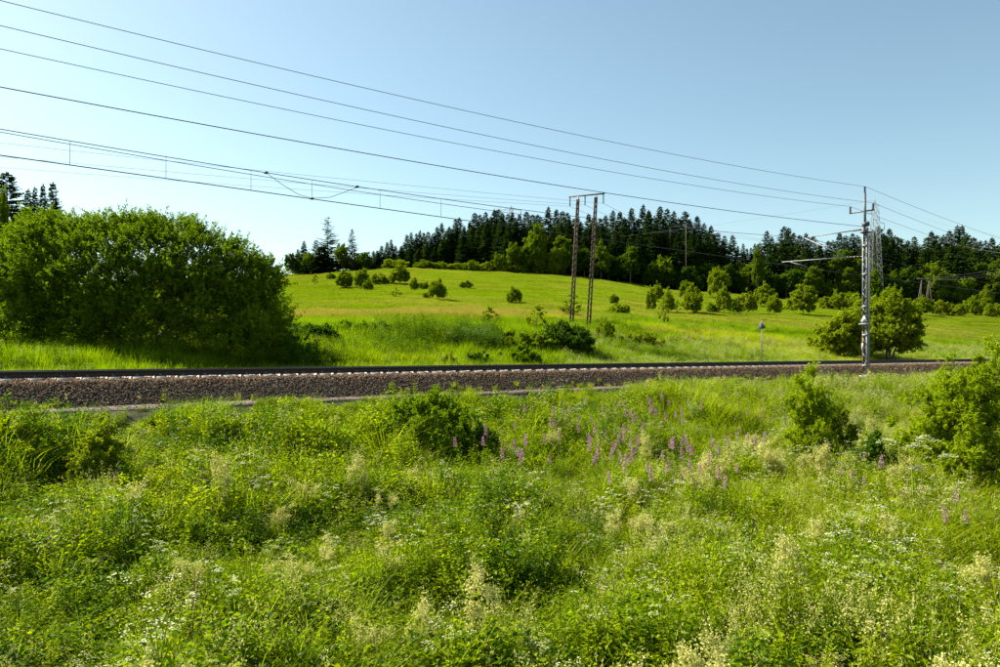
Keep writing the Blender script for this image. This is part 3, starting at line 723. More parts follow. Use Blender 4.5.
def bush(W_, H, n_clump, n_sh, per, leafL, leafW, mat, stems=6, base=.0, flat=.9, dome=None, clump=.24, up=.45, slen=.55, D_=None, hollow=.35, lumpy=1.):
    """returns stem mesh and crown mesh; crown from height base*H to H"""
    D_ = D_ or W_; c = np.array([0, 0, H * (base + (1 - base) * .42)])
    d = rand_unit(n_clump * 3); d = d[d[:, 2] > -.55][:n_clump]; n = len(d)
    r = rng.uniform(hollow, 1, n) ** .5
    C = c + d * r[:, None] * np.array([W_ * .5, D_ * .5, H * (1 - base) * .55]) * (1 - clump * .5)
    C *= 1; C[:, 2] = np.maximum(C[:, 2], H * base + .08 * H)
    ang = np.arctan2(C[:, 1], C[:, 0]); lump = 1 + lumpy * (.16 * np.sin(ang * 3 + rng.uniform(0, 6)) + .1 * np.sin(ang * 5 + rng.uniform(0, 6)) + rng.normal(0, .09, n))
    C[:, :2] *= lump[:, None]; C[:, 2] *= 1 + rng.normal(0, .07, n) + .08 * np.sin(ang * 2 + rng.uniform(0, 6))
    if dome is not None: C[:, 2] *= dome(C[:, 0] / (W_ * .5))
    b = MB(); rad = clump * (W_ + H) * .25 * rng.uniform(.6, 1.3, n) * 1.0
    shoots_crown(b, C, rad, n_sh, per, leafL, leafW, up=up, out_c=c * [1, 1, .5], slen=slen)
    tr = MB()
    for k in range(stems):
        a = rng.uniform(0, 6.28); q = C[rng.integers(0, n)]
        r0 = .03 * W_
        tr.tube([(r0 * math.cos(a), r0 * math.sin(a), -.2), (q[0] * .25 + r0 * math.cos(a), q[1] * .25 + r0 * math.sin(a), q[2] * .45), tuple(q)], [.010 * H + .006, .007 * H + .004, .004], 5)
    return tr.mesh('stem', M['twig']), b.mesh('crown', M[mat])
def tree(W_, H, n_clump, n_sh, per, leafL, mat, base=.3, **kw):
    t, c = bush(W_, H, n_clump, n_sh, per, leafL, leafL * .6, mat, stems=5, base=base, **kw)
    tr = MB(); tr.tube([(0, 0, -.3), (0, 0, H * .35), (.02 * H, 0, H * .8)], [.018 * H, .014 * H, .004 * H], 7)
    for k in range(6):
        a = k + rng.random(); z = H * rng.uniform(.25, .5); l = W_ * rng.uniform(.22, .38)
        tr.tube([(0, 0, z), (l * math.cos(a) * .6, l * math.sin(a) * .6, z + H * .12), (l * math.cos(a), l * math.sin(a), z + H * .3)], [.008 * H, .005 * H, .002 * H], 5)
    return tr.mesh('trunk', M['bark']), c
def plant(name, protos, loc, sx, sz, rz, label, cat, group=None, stemname='trunk'):
    o = empty(name, loc, rz, label, cat, group); o.scale = (sx, sx, sz)
    part(stemname, protos[0], o); part('crown', protos[1], o); return o

# prototypes of unit size are built at real size and scaled
con = [conifer(24, rng.uniform(4.0, 5.0), 'needle', ragged=.13 + .05 * k % .2, power=.68 + .05 * k) for k in range(5)]
con_l = [conifer(22, 4.6, 'needle_l', power=.7, ragged=.12) for k in range(2)]
con_r = conifer(24, 5.0, 'needle', ragged=.26, step=.62, per=9, power=.6)          # old open-crowned spruce
con_2 = conifer(24, 4.2, 'needle', ragged=.2, step=.5, per=8, power=.75)
dec = [tree(9, 12, 90, 12, 10, .60, m_, base=.08) for m_ in ('broad', 'broad_d', 'broad')]
dec_t = [tree(6.5, 16, 90, 12, 10, .55, m_, base=.08) for m_ in ('broad', 'broad_d')]
fld = [tree(5, 5, 120, 13, 12, .25, m_, base=.02, clump=c_, lumpy=.35) for m_, c_ in (('shrub', .22), ('shrub_pale', .2), ('shrub', .27))]
fbh = [bush(5, 3.4, 80, 11, 11, .27, .16, m_) for m_ in ('shrub', 'shrub_pale', 'broad', 'rustleaf')]
sap = [bush(2.4, 4, 34, 8, 10, .17, .09, m_, base=.1, clump=.2) for m_ in ('shrub_pale', 'shrub')]

# the wood on the hill: skyline in photo columns and rows
skx = [240, 285, 300, 328, 352, 362, 372, 385, 400, 420, 440, 460, 480, 500, 520, 545, 560, 580, 600, 620, 640, 660, 680, 697, 715, 730, 738, 746, 754, 762, 770, 785, 800, 812, 825, 850, 870, 900, 912, 940, 960, 972, 985, 1000, 1060, 1200]
sky_ = [262, 262, 254, 250, 250, 252, 247, 241, 236, 229, 222, 217, 211, 208, 212, 206, 205, 210, 212, 208, 204, 206, 210, 213, 226, 233, 240, 252, 246, 232, 227, 226, 229, 236, 236, 231, 226, 229, 236, 226, 222, 226, 234, 237, 236, 240]
def place_tree(pr, x, ytop, Y, H0, label, group, name='spruce_tree', cat='tree', wide=1.0):
    g = ground_pt(x, Y); H = (HZ - ytop) / F * Y + CH - g[2]
    H = max(5.0, H); sz = H / H0
    return plant(name, pr, tuple(g - [0, 0, .1]), min(max(sz, .62), 1.25) * wide, sz, random.uniform(0, 6.28), label, cat, group)
ORD = ['first', 'second', 'third', 'fourth', 'fifth', 'sixth', 'seventh', 'eighth', 'ninth', 'tenth', 'eleventh', 'twelfth', 'thirteenth', 'fourteenth', 'fifteenth', 'sixteenth', 'seventeenth', 'eighteenth', 'nineteenth', 'twentieth']
SEC = [(0, 440, 'left end of the wood'), (440, 512, 'little lattice top'), (512, 575, 'left pole of the twin pole'), (575, 600, 'gap between the twin poles'), (600, 686, 'slim grey pole'), (686, 742, 'gap in the spruces'), (742, 864, 'railway mast'), (864, 928, 'wooden pole frame'), (928, 2000, 'right photo edge')]
seen = {}
def section(x):
    for a, b_, n_ in SEC:
        if a <= x < b_: return 'left of the ' + n_ if a else 'on the left shoulder of the hill'
def ordl(x):
    for a, b_, n_ in SEC:
        if a <= x < b_:
            seen[n_] = seen.get(n_, 0) + 1; return n_, ORD[seen[n_] - 1]
def section_old(x):
    return 'on the left shoulder of the hill' if x < 440 else ('on the crest of the central hill' if x < 742 else 'on the lower hill right of the gap')
cnt = 0
x = 358.0
while x < 1040 and cnt < 150:                                   # skyline row
    Y = 300 if x < 500 else 268
    yt = np.interp(x, skx, sky_) + abs(random.gauss(0, 5)) - 1
    if True:
        pr = con[cnt % 5] if random.random() < (.86 if x < 742 else .6) else con_l[cnt % 2]
        place_tree(pr, x, yt, Y + random.uniform(-6, 16), 24, '%s skyline spruce from the left before the %s' % ordl(x)[::-1] if x > 440 else '%s skyline spruce counted from the left on the left shoulder of the hill' % ordl(x)[1], 'spruces along the skyline of the wood', wide=1.22)
        cnt += 1
    x += random.uniform(4.5, 8.0) * (.75 if x < 500 else 1)
for x_, yt_ in ((743, 243), (747, 248), (751, 247), (755, 243)):
    place_tree(con[2], x_, yt_, 262, 24, {743: 'first', 747: 'second', 751: 'third', 755: 'last'}[x_] + ' of four short spruces standing in the dip of the skyline', 'short spruces in the dip of the skyline', wide=.9)
x = 356.0
while x < 1040:                                                  # rows in front, lower tips
    Y = 286 if x < 500 else 250
    yt = np.interp(x, skx, sky_) + random.uniform(5, 26)
    if x > 742: yt = max(yt, 238)
    pr = con[random.randrange(5)] if random.random() < (.75 if x < 742 else .4) else con_l[random.randrange(2)]
    place_tree(pr, x, yt, Y + random.uniform(-7, 8), 24, 'dark spruce below the skyline ' + section(x), 'spruces below the skyline ' + section(x), wide=1.3)
    x += random.uniform(6, 9)
for k in range(46):                                              # edge of the wood: broadleaf understorey
    x = 556 + k * 10.5 + random.uniform(-4, 4)
    Y = 241 + random.uniform(-3, 4); yb = HZ - gz((x - 500) / F * Y, Y) / Y * F
    hpx = random.uniform(20, 34) if x < 830 else random.uniform(30, 52)
    if x < 640: hpx = random.uniform(24, 40)
    pr = dec[1] if (x < 740 and random.random() < .75) else random.choice([dec[0], dec[1], dec[2], dec_t[0]]) if x < 860 else random.choice([dec[0], dec[2], dec_t[0], dec[1]])
    if pr is dec_t[0]: hpx *= 1.15
    place_tree(pr, x, yb - hpx, Y, 16 if pr is dec_t[0] else 12, 'broadleaf tree at the wood edge ' + section(x), 'broadleaf trees at the wood edge ' + section(x), 'broadleaf_tree', wide=1.15)
# named individuals at the wood edge
def by_base(pr, x, yb, yt, wpx, H0, W0, label, name, cat='tree', Y=None, stem='trunk', group=None):
    Y = Y or depth_for_base(x, yb); g = ground_pt(x, Y)
    H = (yb - yt) / F * Y; H = max(H, (HZ - yt) / F * Y + CH - g[2]) if Y < 258 else (HZ - yt) / F * Y + CH - g[2]
    return plant(name, pr, tuple(g - [0, 0, .05]), wpx / F * Y / W0, H / H0, random.uniform(0, 6.28), label, cat, group, stem)
edge = [(540, 250, 222, 15, dec_t[0], 16, 6.5, 'slim light green tree rising against the dark spruces left of the twin poles'),
        (533, 270, 233, 26, dec[0], 12, 9, 'broad bright broadleaf tree at the wood edge below the slim light green tree'),
        (514, 266, 243, 18, dec[0], 12, 9, 'leftmost rounded broadleaf tree in front of the dark spruces'),
        (527, 267, 247, 18, dec[1], 12, 9, 'small rounded broadleaf tree between two brighter crowns at the wood edge'),
        (556, 277, 250, 17, fbh[1], 3.4, 5, 'pale egg shaped willow at the wood edge left of the twin poles'),
        (565, 270, 244, 18, dec[0], 12, 9, 'green tree just left of the twin poles at the foot of the spruces'),
        (601, 276, 243, 18, dec[2], 12, 9, 'bright green tree just right of the twin poles at the foot of the spruces'),
        (758, 275, 246, 12, dec_t[0], 16, 6.5, 'yellowish broadleaf tree filling the gap in the spruces'),
        (874, 310, 268, 16, dec_t[0], 16, 6.5, 'slender bright tree growing in front of the lattice tower')]
for x, yb, yt, wp, pr, H0, W0, lb in edge:
    by_base(pr, x, yb, yt, wp, H0, W0, lb, 'broadleaf_tree', Y=236 if x < 800 else 190)
# isolated conifers on the left
for x, yt, Y, pr, wd, lb, nm in [
    (328, 217, 245, con_r, 1.0, 'old open crowned spruce with wide ragged branches, tallest of the left clump', 'spruce_tree'),
    (352, 229, 245, con_2, .85, 'single slim dark spruce right of the old ragged spruce', 'spruce_tree'),
    (304, 241, 250, con[1], .7, 'short pointed spruce at the left end of the clump on the left', 'spruce_tree'),
    (298, 249, 256, con[2], .6, 'shortest spruce beside the willow bush, left end of the clump', 'spruce_tree'),
    (316, 240, 240, con_2, 1.1, 'bushy spruce leaning against the left side of the old ragged spruce', 'spruce_tree'),
    (322, 246, 234, con[3], 1.3, 'dense low spruce at the foot of the old ragged spruce', 'spruce_tree'),
    (7, 172, 120, con[0], 1.15, 'big dark spruce at the left edge, above the willow bush', 'spruce_tree'),
    (28, 189, 140, con[3], .8, 'leftmost and roundest of the four small spruces above the willow bush', 'spruce_tree'),
    (35, 187, 150, con[1], .62, 'second from the left of the four small spruces above the willow bush', 'spruce_tree'),
    (43, 184, 150, con[4], .62, 'third from the left of the four small spruces above the willow bush', 'spruce_tree'),
    (53, 182, 140, con[2], .78, 'rightmost and tallest of the four small spruces above the willow bush', 'spruce_tree')]:
    g = ground_pt(x, Y); H = (HZ - yt) / F * Y + CH - g[2]
    plant(nm, pr, tuple(g), wd * (1 if x > 100 else 1.15), H / 24, random.uniform(0, 6.28), lb, 'tree')
for x, yb, yt, wp, k, lb in [(292, 282, 258, 14, 1, 'small broadleaf tree between the willow bush and the left spruces'),
    (309, 284, 262, 16, 0, 'light green tree under the two short spruces on the left'),
    (342, 280, 252, 16, 0, 'broadleaf tree between the old ragged spruce and the slim spruce'),
    (364, 278, 258, 16, 1, 'broadleaf tree right of the slim dark spruce'),
    (2, 250, 190, 18, 0, 'lighter green tree cut by the left edge in front of the big spruce')]:
    by_base(dec[k], x, yb, yt, wp, 12, 9, lb, 'broadleaf_tree', Y=235 if x > 100 else 100)
# bushes on the hillside: column, base row, top row, width, kind, label
S, Pp, Dk, Rs = 0, 1, 2, 3
hb = [(345, 289, 272, 19, 't', 2, 'left one of two round dark bushes in the upper left of the field'),
      (362, 290, 269, 17, 't', 0, 'taller round bush right beside the left dark round bush in the upper field'),
      (368, 291, 280, 11, 't', 2, 'small round bush touching the foot of the taller bush in the upper field'),
      (347, 277, 264, 26, 'b', 3, 'reddish brown mound of shrubs behind the two round bushes'),
      (331, 280, 273, 10, 'b', 2, 'small dark bush at the foot of the left spruces'),
      (303, 278, 270, 10, 'b', 2, 'small dark bush right of the willow bush at the field top'),
      (400, 285, 265, 21, 't', 2, 'large round tree bush standing alone at the end of the upper hedge'),
      (380, 285, 274, 22, 'b', 0, 'low hedge shrub between the round bushes and the large round bush'),
      (414, 291, 279, 10, 't', 2, 'small dark bush left of the low bush in the middle of the upper field'),
      (424, 290, 282, 12, 'b', 2, 'low flat bush right of the large round bush'),
      (437, 301, 279, 19, 't', 0, 'bushy tree casting a shadow in the field, second large one from the left hedge'),
      (426, 299, 292, 7, 'b', 2, 'tiny bush at the left foot of the shadow casting bushy tree'),
      (315, 286, 274, 8, 's', 0, 'thin pale sapling alone in the field right of the willow bush'),
      (396, 298, 288, 12, 's', 1, 'thin loose sapling in the straw coloured strip of the left field'),
      (466, 289, 281, 14, 'b', 2, 'flat dark bush in the middle of the upper field'),
      (514, 305, 287, 16, 't', 0, 'crooked little tree with a shadow in the open field left of the twin poles'),
      (489, 328, 307, 22, 's', 0, 'loose pale shrub in the lower field left of centre'),
      (537, 338, 306, 22, 's', 0, 'tall airy shrub in the lower field left of the twin poles'),
      (571, 320, 296, 28, 's', 1, 'loose shrub seen behind the left one of the twin poles'),
      (619, 315, 304, 24, 'b', 0, 'low spreading bush in the field right of the twin poles'),
      (614, 306, 294, 10, 't', 0, 'small round bush growing out of the low spreading bush'),
      (651, 313, 289, 11, 't', 1, 'first and narrowest small tree of the row along the field boundary'),
      (658, 303, 284, 12, 't', 1, 'round pale tree behind the narrowest tree of the boundary row'),
      (668, 314, 291, 14, 't', 2, 'dark oval tree, third in the boundary row'),
      (687, 300, 281, 17, 't', 0, 'round green tree standing behind the boundary row'),
      (693, 315, 288, 21, 't', 2, 'broad dark tree in the middle of the boundary row'),
      (718, 300, 268, 22, 't', 0, 'tall bright green tree, the highest in the field'),
      (724, 315, 287, 16, 't', 1, 'loose pale tree just below the highest field tree'),
      (712, 314, 303, 13, 'b', 2, 'low dark bush between two trees of the boundary row'),
      (736, 315, 297, 13, 'b', 2, 'dark round bush between the pale trees of the boundary row'),
      (748, 315, 292, 18, 't', 1, 'yellow green tree in the right half of the boundary row'),
      (765, 308, 285, 23, 't', 1, 'wide yellowish tree behind the right end of the boundary row'),
      (774, 316, 294, 16, 't', 0, 'small tree at the right end of the tight boundary row'),
      (803, 316, 285, 30, 't', 1, 'large round tree standing free at the right end of the boundary row'),
      (664, 331, 298, 14, 's', 0, 'thin pale sapling standing in front of the boundary row'),
      (677, 314, 300, 10, 's', 0, 'wispy bush between the dark oval and the broad dark tree'),
      (830, 310, 296, 20, 'b', 1, 'pale hedge shrub right of the large free standing round tree'),
      (846, 311, 292, 20, 'b', 1, 'hedge shrub just left of the railway mast in the distance'),
      (836, 309, 290, 9, 's', 0, 'upright sapling in the distant hedge left of the railway mast'),
      (922, 316, 297, 22, 'b', 0, 'rounded hedge bush under the wooden pole frame'),
      (940, 316, 300, 20, 'b', 1, 'bright hedge bush just right of the wooden pole frame'),
      (957, 317, 304, 18, 'b', 1, 'low hedge bush in the middle of the right hedge'),
      (974, 316, 297, 20, 'b', 0, 'tallest bush of the right hedge'),
      (985, 314, 290, 16, 't', 2, 'dark tree behind the tallest bush of the right hedge'),
      (993, 318, 303, 18, 'b', 1, 'hedge bush at the right edge of the photo'),
      (1008, 318, 302, 20, 'b', 0, 'hedge bush continuing past the right edge'),
      (425, 270, 261, 24, 'b', 2, 'long dark hedge shrub below the left spruces at the field top'),
      (441, 270, 262, 16, 'b', 0, 'hedge shrub at the field top right of the long dark one'),
      (456, 271, 263, 18, 'b', 1, 'light hedge shrub at the field top, left of centre'),
      (472, 272, 261, 18, 'b', 0, 'mid green hedge shrub at the field top below the spruces'),
      (487, 272, 262, 18, 'b', 1, 'pale hedge shrub at the field top left of the dark round one'),
      (499, 268, 253, 13, 'b', 2, 'dark round shrub standing higher than the field top hedge'),
      (505, 273, 264, 18, 'b', 1, 'pale hedge shrub under the dark round shrub'),
      (521, 274, 264, 20, 'b', 0, 'hedge shrub in front of the leftmost broadleaf trees'),
      (540, 277, 267, 20, 'b', 2, 'dark hedge shrub near the right end of the field top hedge'),
      (553, 279, 271, 14, 'b', 0, 'last low shrub of the field top hedge before the twin poles'),
      (395, 273, 263, 26, 'b', 1, 'low light shrub at the left end of the field top hedge'),
      (605, 352, 325, 20, 'b', 0, 'dark leafy bush at the foot of the twin poles on the right')]
for x, yb, yt, wp, k, v, lb in hb:
    pr, H0, W0 = (fld[v], 5, 5) if k == 't' else (fbh[v], 3.4, 5) if k == 'b' else (sap[v], 4, 2.4)
    Y = None
    if yb < 280 and x < 560: Y = 236
    if lb.startswith('brownish'): Y = 33.5
    if lb.startswith('dark leafy'): Y = 50
    by_base(pr, x, yb, yt, wp, H0, W0, lb, 'field_tree' if k == 't' else 'shrub' if k == 'b' else 'sapling', 'tree' if k == 't' else 'shrub' if k == 'b' else 'sapling', Y=Y, stem='trunk' if k == 't' else 'stem')

# big willow bush behind the track on the left
def vdc(n, base):
    v, d = 0., 1.
    while n: d *= base; n, r = divmod(n, base); v += r / d
    return v
def big_willow():
    rx, H = 6.3, 6.7
    g = ground_pt(146, 31.5); o = empty('willow_bush', tuple(g), 0, 'huge rounded willow bush behind the track at the left', 'bush')
    zb = float(g[2])
    # outline of the crown top over its width, from the photograph
    ox = np.array([-6.6, -6.0, -5.4, -4.6, -3.6, -2.4, -1.2, 0, 1.2, 2.4, 3.4, 4.4, 5.3, 6.1, 6.5]); ot = np.array([2.2, 4.2, 5.3, 6.1, 6.3, 5.9, 6.15, 6.2, 6.1, 5.9, 5.4, 4.9, 4.3, 3.3, 1.8])
    C = []
    while len(C) < 640:
        ii = len(C) + 1; x = -5.9 + 11.6 * vdc(ii, 2); sy = 1 if ii % 3 == 0 else -1; a = vdc(ii, 3) * .5 * np.pi          # shell position
        tp = np.interp(x, ox, ot); half = 3.3 * math.sqrt(max(.08, 1 - (x / 6.4) ** 2))
        f = 1.0 if rng.random() < .72 else rng.uniform(.35, .9)
        C.append((x, sy * math.cos(a) * half * f, max(.15, (tp - .45) * math.sin(a) ** .8 * f * rng.uniform(.93, 1.04))))
    for k in range(300):
        x = -5.7 + 11.3 * vdc(k + 1, 2); C.append((x, rng.uniform(-2.8, 2.2), rng.uniform(.15, .72) * (np.interp(x, ox, ot) - .4)))
    C = np.array(C); b = MB()
    shoots_crown(b, C, rng.uniform(.45, .85, len(C)), 16, 26, .115, .048, up=.5, out_c=np.array([0, 0, 1.0]), slen=.6)
    part('crown', b.mesh('crown', M['willow']), o)
    for k in range(9):
        q = C[640 + rng.integers(0, 300)]; t = MB(); a = q[0] * .12, q[1] * .12
        t.tube([(a[0], a[1], -.3), (q[0] * .25, q[1] * .25, q[2] * .45), (q[0] * .8, q[1] * .8, q[2] * .8)], [.12, .07, .02], 6)
        part('stem', t.mesh('stem', M['bark']), o)
big_willow()
def mid_bush(name, x, Y, wm, hm, mat, leafL, leafW, label, nc=120, nsh=11, per=11, cat='bush', stems=8, **kw):
    g = ground_pt(x, Y); st, cr = bush(wm, hm, nc, nsh, per, leafL, leafW, mat, stems=stems, **kw)
    o = empty(name, tuple(g), 0, label, cat); part('stem', st, o); part('crown', cr, o); return o
mid_bush('willow_bush', 843, 58, 4.2, 3.9, 'shrub_pale', .22, .10, 'lower bright lobe of willow bush left of the railway mast', 130, 18, 16)
mid_bush('willow_bush', 889, 59, 4.8, 6.2, 'shrub_pale', .22, .10, 'tallest lobe of willow bush, just right of the railway mast', 170, 18, 16)
mid_bush('willow_bush', 868, 62, 4.0, 5.6, 'shrub_pale', .22, .10, 'pale willow bush directly behind the railway mast', 110, 18, 16)
mid_bush('bush', 566, 42.5, 3.4, 2.2, 'broad_d', .14, .07, 'dark dense bush right behind the rails in front of the twin poles', 120, 16, 15)
mid_bush('bush', 541, 41.5, 2.0, 1.6, 'shrub', .14, .07, 'green bush just left of the dark dense bush behind the rails', 80, 14, 14)
mid_bush('bush', 478, 36, 1.3, 1.0, 'broad_d', .09, .04, 'small dark bush behind the rails left of centre', 40, 9, 10)
mid_bush('bush', 450, 33.5, .9, .95, 'rustleaf', .06, .02, 'sparse brownish shrub in the tall grass right behind the rails', 30, 9, 9)
mid_bush('bush', 300, 30, 2.2, 1.7, 'nettle', .09, .04, 'shaded low bush at the right foot of the huge willow bush', 60, 9, 10)

# near side shrubs; X column, top row, real height -> depth
def near_depth(x, ytop, h):
    Ys = np.linspace(5, 60, 800); Xs = (x - 500) / F * Ys; p_, _ = ps(Xs, Ys)
    rows = HZ - (gz(Xs, Ys) + h) / Ys * F
    ok = (rows < ytop) & (p_ < 19)
    return Ys[np.argmax(ok)] if ok.any() else Ys[p_ < 18.5][-1]
def near_bush(name, x, ytop, wpx, h, mat, leafL, leafW, label, nc, nsh, per, Y=None, **kw):
    Y = Y or near_depth(x, ytop, h); return mid_bush(name, x, Y, wpx / F * Y, h, mat, leafL, leafW, label, nc, nsh, per, **kw)
for x_, Y_, w_, h_, m_, lb in [(318, 38, 3.0, 1.3, 'nettle', 'dark tall nettle clump behind the track next to the huge willow bush'), (352, 41, 3.4, 1.2, 'forb', 'low bushy growth on the old bank right of the nettle clump'),
        (388, 42, 2.6, 1.1, 'nettle', 'dark rounded growth in the middle of the old bank behind the track'), (425, 43, 3.2, 1.2, 'shrub', 'wide low bush on the old bank left of the loose pale shrub'),
        (462, 43, 2.4, 1.2, 'forb', 'green bush behind the rails below the loose pale shrub'), (512, 42, 2.8, 1.5, 'shrub', 'leafy bush behind the rails between the pale shrub and the twin poles'),
        (520, 38, 2.0, 1.1, 'forb', 'low front bush by the rails left of the dark dense bush'), (640, 50, 3.0, 1.2, 'shrub_pale', 'pale low bush behind the rails right of the twin poles')]:
    mid_bush('bush', x_, Y_, w_, h_, m_, .13, .06, lb, 60, 13, 13)
near_bush('shrub', 425, 394, 90, 1.6, 'forb', .062, .036, 'rounded leafy shrub with deep shade below it, touching the gravel path', 120, 15, 15, cat='shrub', hollow=.7)
near_bush('shrub', 470, 412, 50, 1.3, 'nettle', .06, .035, 'low dark shrub at the right of the rounded leafy shrub', 50, 10, 11, cat='shrub')
near_bush('shrub', 246, 410, 60, 1.2, 'lime', .055, .03, 'bushy green shrub below the path in the left half', 80, 14, 14, cat='shrub')
near_bush('shrub', 24, 416, 100, 1.15, 'lime', .058, .034, 'bright leafy shrub at the left edge below the ballast', 90, 15, 15, cat='shrub')
near_bush('shrub', 100, 425, 55, 1.3, 'shrub_pale', .06, .028, 'greyish pale shrub right of the bright leafy shrub at the left edge', 80, 14, 14, cat='shrub')
near_bush('sapling', 808, 374, 48, 2.95, 'lime', .055, .028, 'upright young tree standing alone below the track on the right', 110, 14, 14, cat='sapling', clump=.2, base=.0, up=.9, Y=18, hollow=.1)
near_bush('shrub', 836, 400, 38, 2.0, 'shrub', .055, .028, 'darker round shrub against the right side of the upright young tree', 70, 13, 13, cat='shrub', Y=18.4)
near_bush('shrub', 872, 440, 60, 1.3, 'nettle', .08, .04, 'dark shrub behind the tall white umbels', 80, 13, 13, cat='shrub')
near_bush('shrub', 990, 352, 150, 3.4, 'lime', .058, .030, 'large loose shrub cut off by the right edge', 360, 18, 17, cat='shrub', clump=.14, Y=15, hollow=.15)
near_bush('shrub', 1045, 330, 150, 3.7, 'shrub', .06, .032, 'dark leafy shrub at the very right edge behind the large loose shrub', 200, 15, 15, cat='shrub', clump=.17, Y=17)

# grass tussocks along the path edge
gt = MB(); blades(gt, 260, .62, .3, .012, base_r=.28, lean=.7, seg=3); gtm = gt.mesh('grass_tussock', [M['grass'], M['grass']])
for x, yt, sc, lb in [(178, 403, 1.0, 'left grass tussock of the pair at the edge of the dirt path'), (206, 400, 1.15, 'right grass tussock of the pair at the edge of the dirt path'), (240, 404, .8, 'small grass tussock at the path edge right of the pair'), (655, 389, 1.0, 'arching grass tussock covering the path right of centre'), (700, 386, 1.1, 'arching grass tussock at the foot of the ballast between centre and mast'), (735, 384, 1.1, 'rightmost arching grass tussock at the foot of the ballast')]:
    Y = near_depth(x, yt, .5); g = ground_pt(x, Y); o = bpy.data.objects.new('grass_tussock', gtm); link(o); o.location = tuple(g - [0, 0, .03]); o.scale = (sc * 1.3, sc * 1.3, sc); o.rotation_euler[2] = random.uniform(0, 6)
    tag(o, lb, 'grass', 'grass tussocks at the edge of the path')

n = 420; s_ = rng.uniform(-4, 62, n); p_ = rng.uniform(19.9, 20.75, n) ; X = p_ * TN[0] + s_ * TD[0]; Y = p_ * TN[1] + s_ * TD[1]; k_ = fbm(X * .5, Y * .5, 222) > .5; X, Y, p_ = X[k_], Y[k_], p_[k_]
Z = np.where(p_ > 20.35, bed_z(p_), -1.31) + CH - .02; hs = rng.uniform(.15, .45, len(X))
scatter('ballast_weeds', near, np.stack([X, Y, Z], 1), np.stack([0 * X, 0 * X, rng.uniform(0, 6.28, len(X))], 1), np.stack([hs * 1.5, hs * 1.5, hs], 1), rng.choice([kinds['grass'][0], kinds['grass'][0] + 1, kinds['lime'][0], kinds['forb'][0], kinds['froth'][0]], len(X)), rng.uniform(0, .7, len(X)), label='low weeds and grass creeping up the foot of the ballast', cat='weeds')
# fireweed: each plant on its own
def fireweed(h):
    st = MB(); lv = MB(); fl = MB(); t = np.linspace(0, 1, 6); P = np.stack([.05 * t ** 2, .03 * t ** 2, h * t], 1)
    st.tube(P, np.linspace(.006, .003, 6), 4)
    m = 46; tt = rng.uniform(.1, .72, m); C = np.stack([np.interp(tt, t, P[:, i]) for i in range(3)], 1); la = np.arange(m) * 2.4
    lv.leaves(C, np.stack([np.cos(la), np.sin(la), .5 + 0 * la], 1), rng.normal(0, .2, (m, 3)) + [0, 0, 1], .12, .02)
    m = 60; tt = rng.uniform(.84, 1.0, m); C = np.stack([np.interp(tt, t, P[:, i]) for i in range(3)], 1); la = rng.uniform(0, 6.28, m)
    rr = .040 * (1.05 - tt) / .2 + .004
    C = C + np.stack([np.cos(la) * rr, np.sin(la) * rr, 0 * la], 1)
    fl.leaves(C, rand_unit(m), rand_unit(m), .028, .022)
    return st.mesh('stem', M['stem']), lv.mesh('leaves', M['forb']), fl.mesh('flower_spike', M['pink'])
fw = [fireweed(h) for h in (1.15, 1.3, 1.4)]
fpos = []
for cx, cy, sx_, sy_, n_ in [(560, 432, 45, 12, 12), (640, 448, 60, 18, 44), (620, 412, 75, 9, 26), (710, 440, 50, 16, 12), (690, 470, 45, 8, 4), (470, 445, 28, 10, 5), (862, 468, 22, 8, 5), (950, 505, 20, 8, 4), (735, 395, 20, 4, 3), (510, 455, 10, 8, 3)]:
    for k in range(n_): fpos.append((cx + 10 + random.gauss(0, sx_ * .7), cy - 7 + random.gauss(0, sy_ * .7)))
def fzone(x, y):
    if x > 900: return 'under the shrub at the right edge'
    if x > 780: return 'beside the upright young tree on the right'
    if x < 520: return 'in front of the rounded leafy shrub'
    return 'in the wide patch right of centre, ' + ('upper row near the path' if y < 425 else 'middle of the patch' if y < 458 else 'lower front edge of the patch')
for x, y in fpos:
    k = random.randrange(3); h = (1.15, 1.3, 1.4)[k]; Y = near_depth(x, y, h * .97); g = ground_pt(x, Y)
    z = fzone(x, y); o = empty('fireweed_plant', tuple(g), random.uniform(0, 6.28), 'pink flowering fireweed ' + z, 'flower', 'fireweed ' + z); fs = random.uniform(.68, .85); o.scale = (fs, fs, random.uniform(.85, 1.08)); o.rotation_euler[0] = random.gauss(0, .07); o.rotation_euler[1] = random.gauss(0, .07)
    for nm, me in zip(('stem', 'leaves', 'flower_spike'), fw[k]): part(nm, me, o)
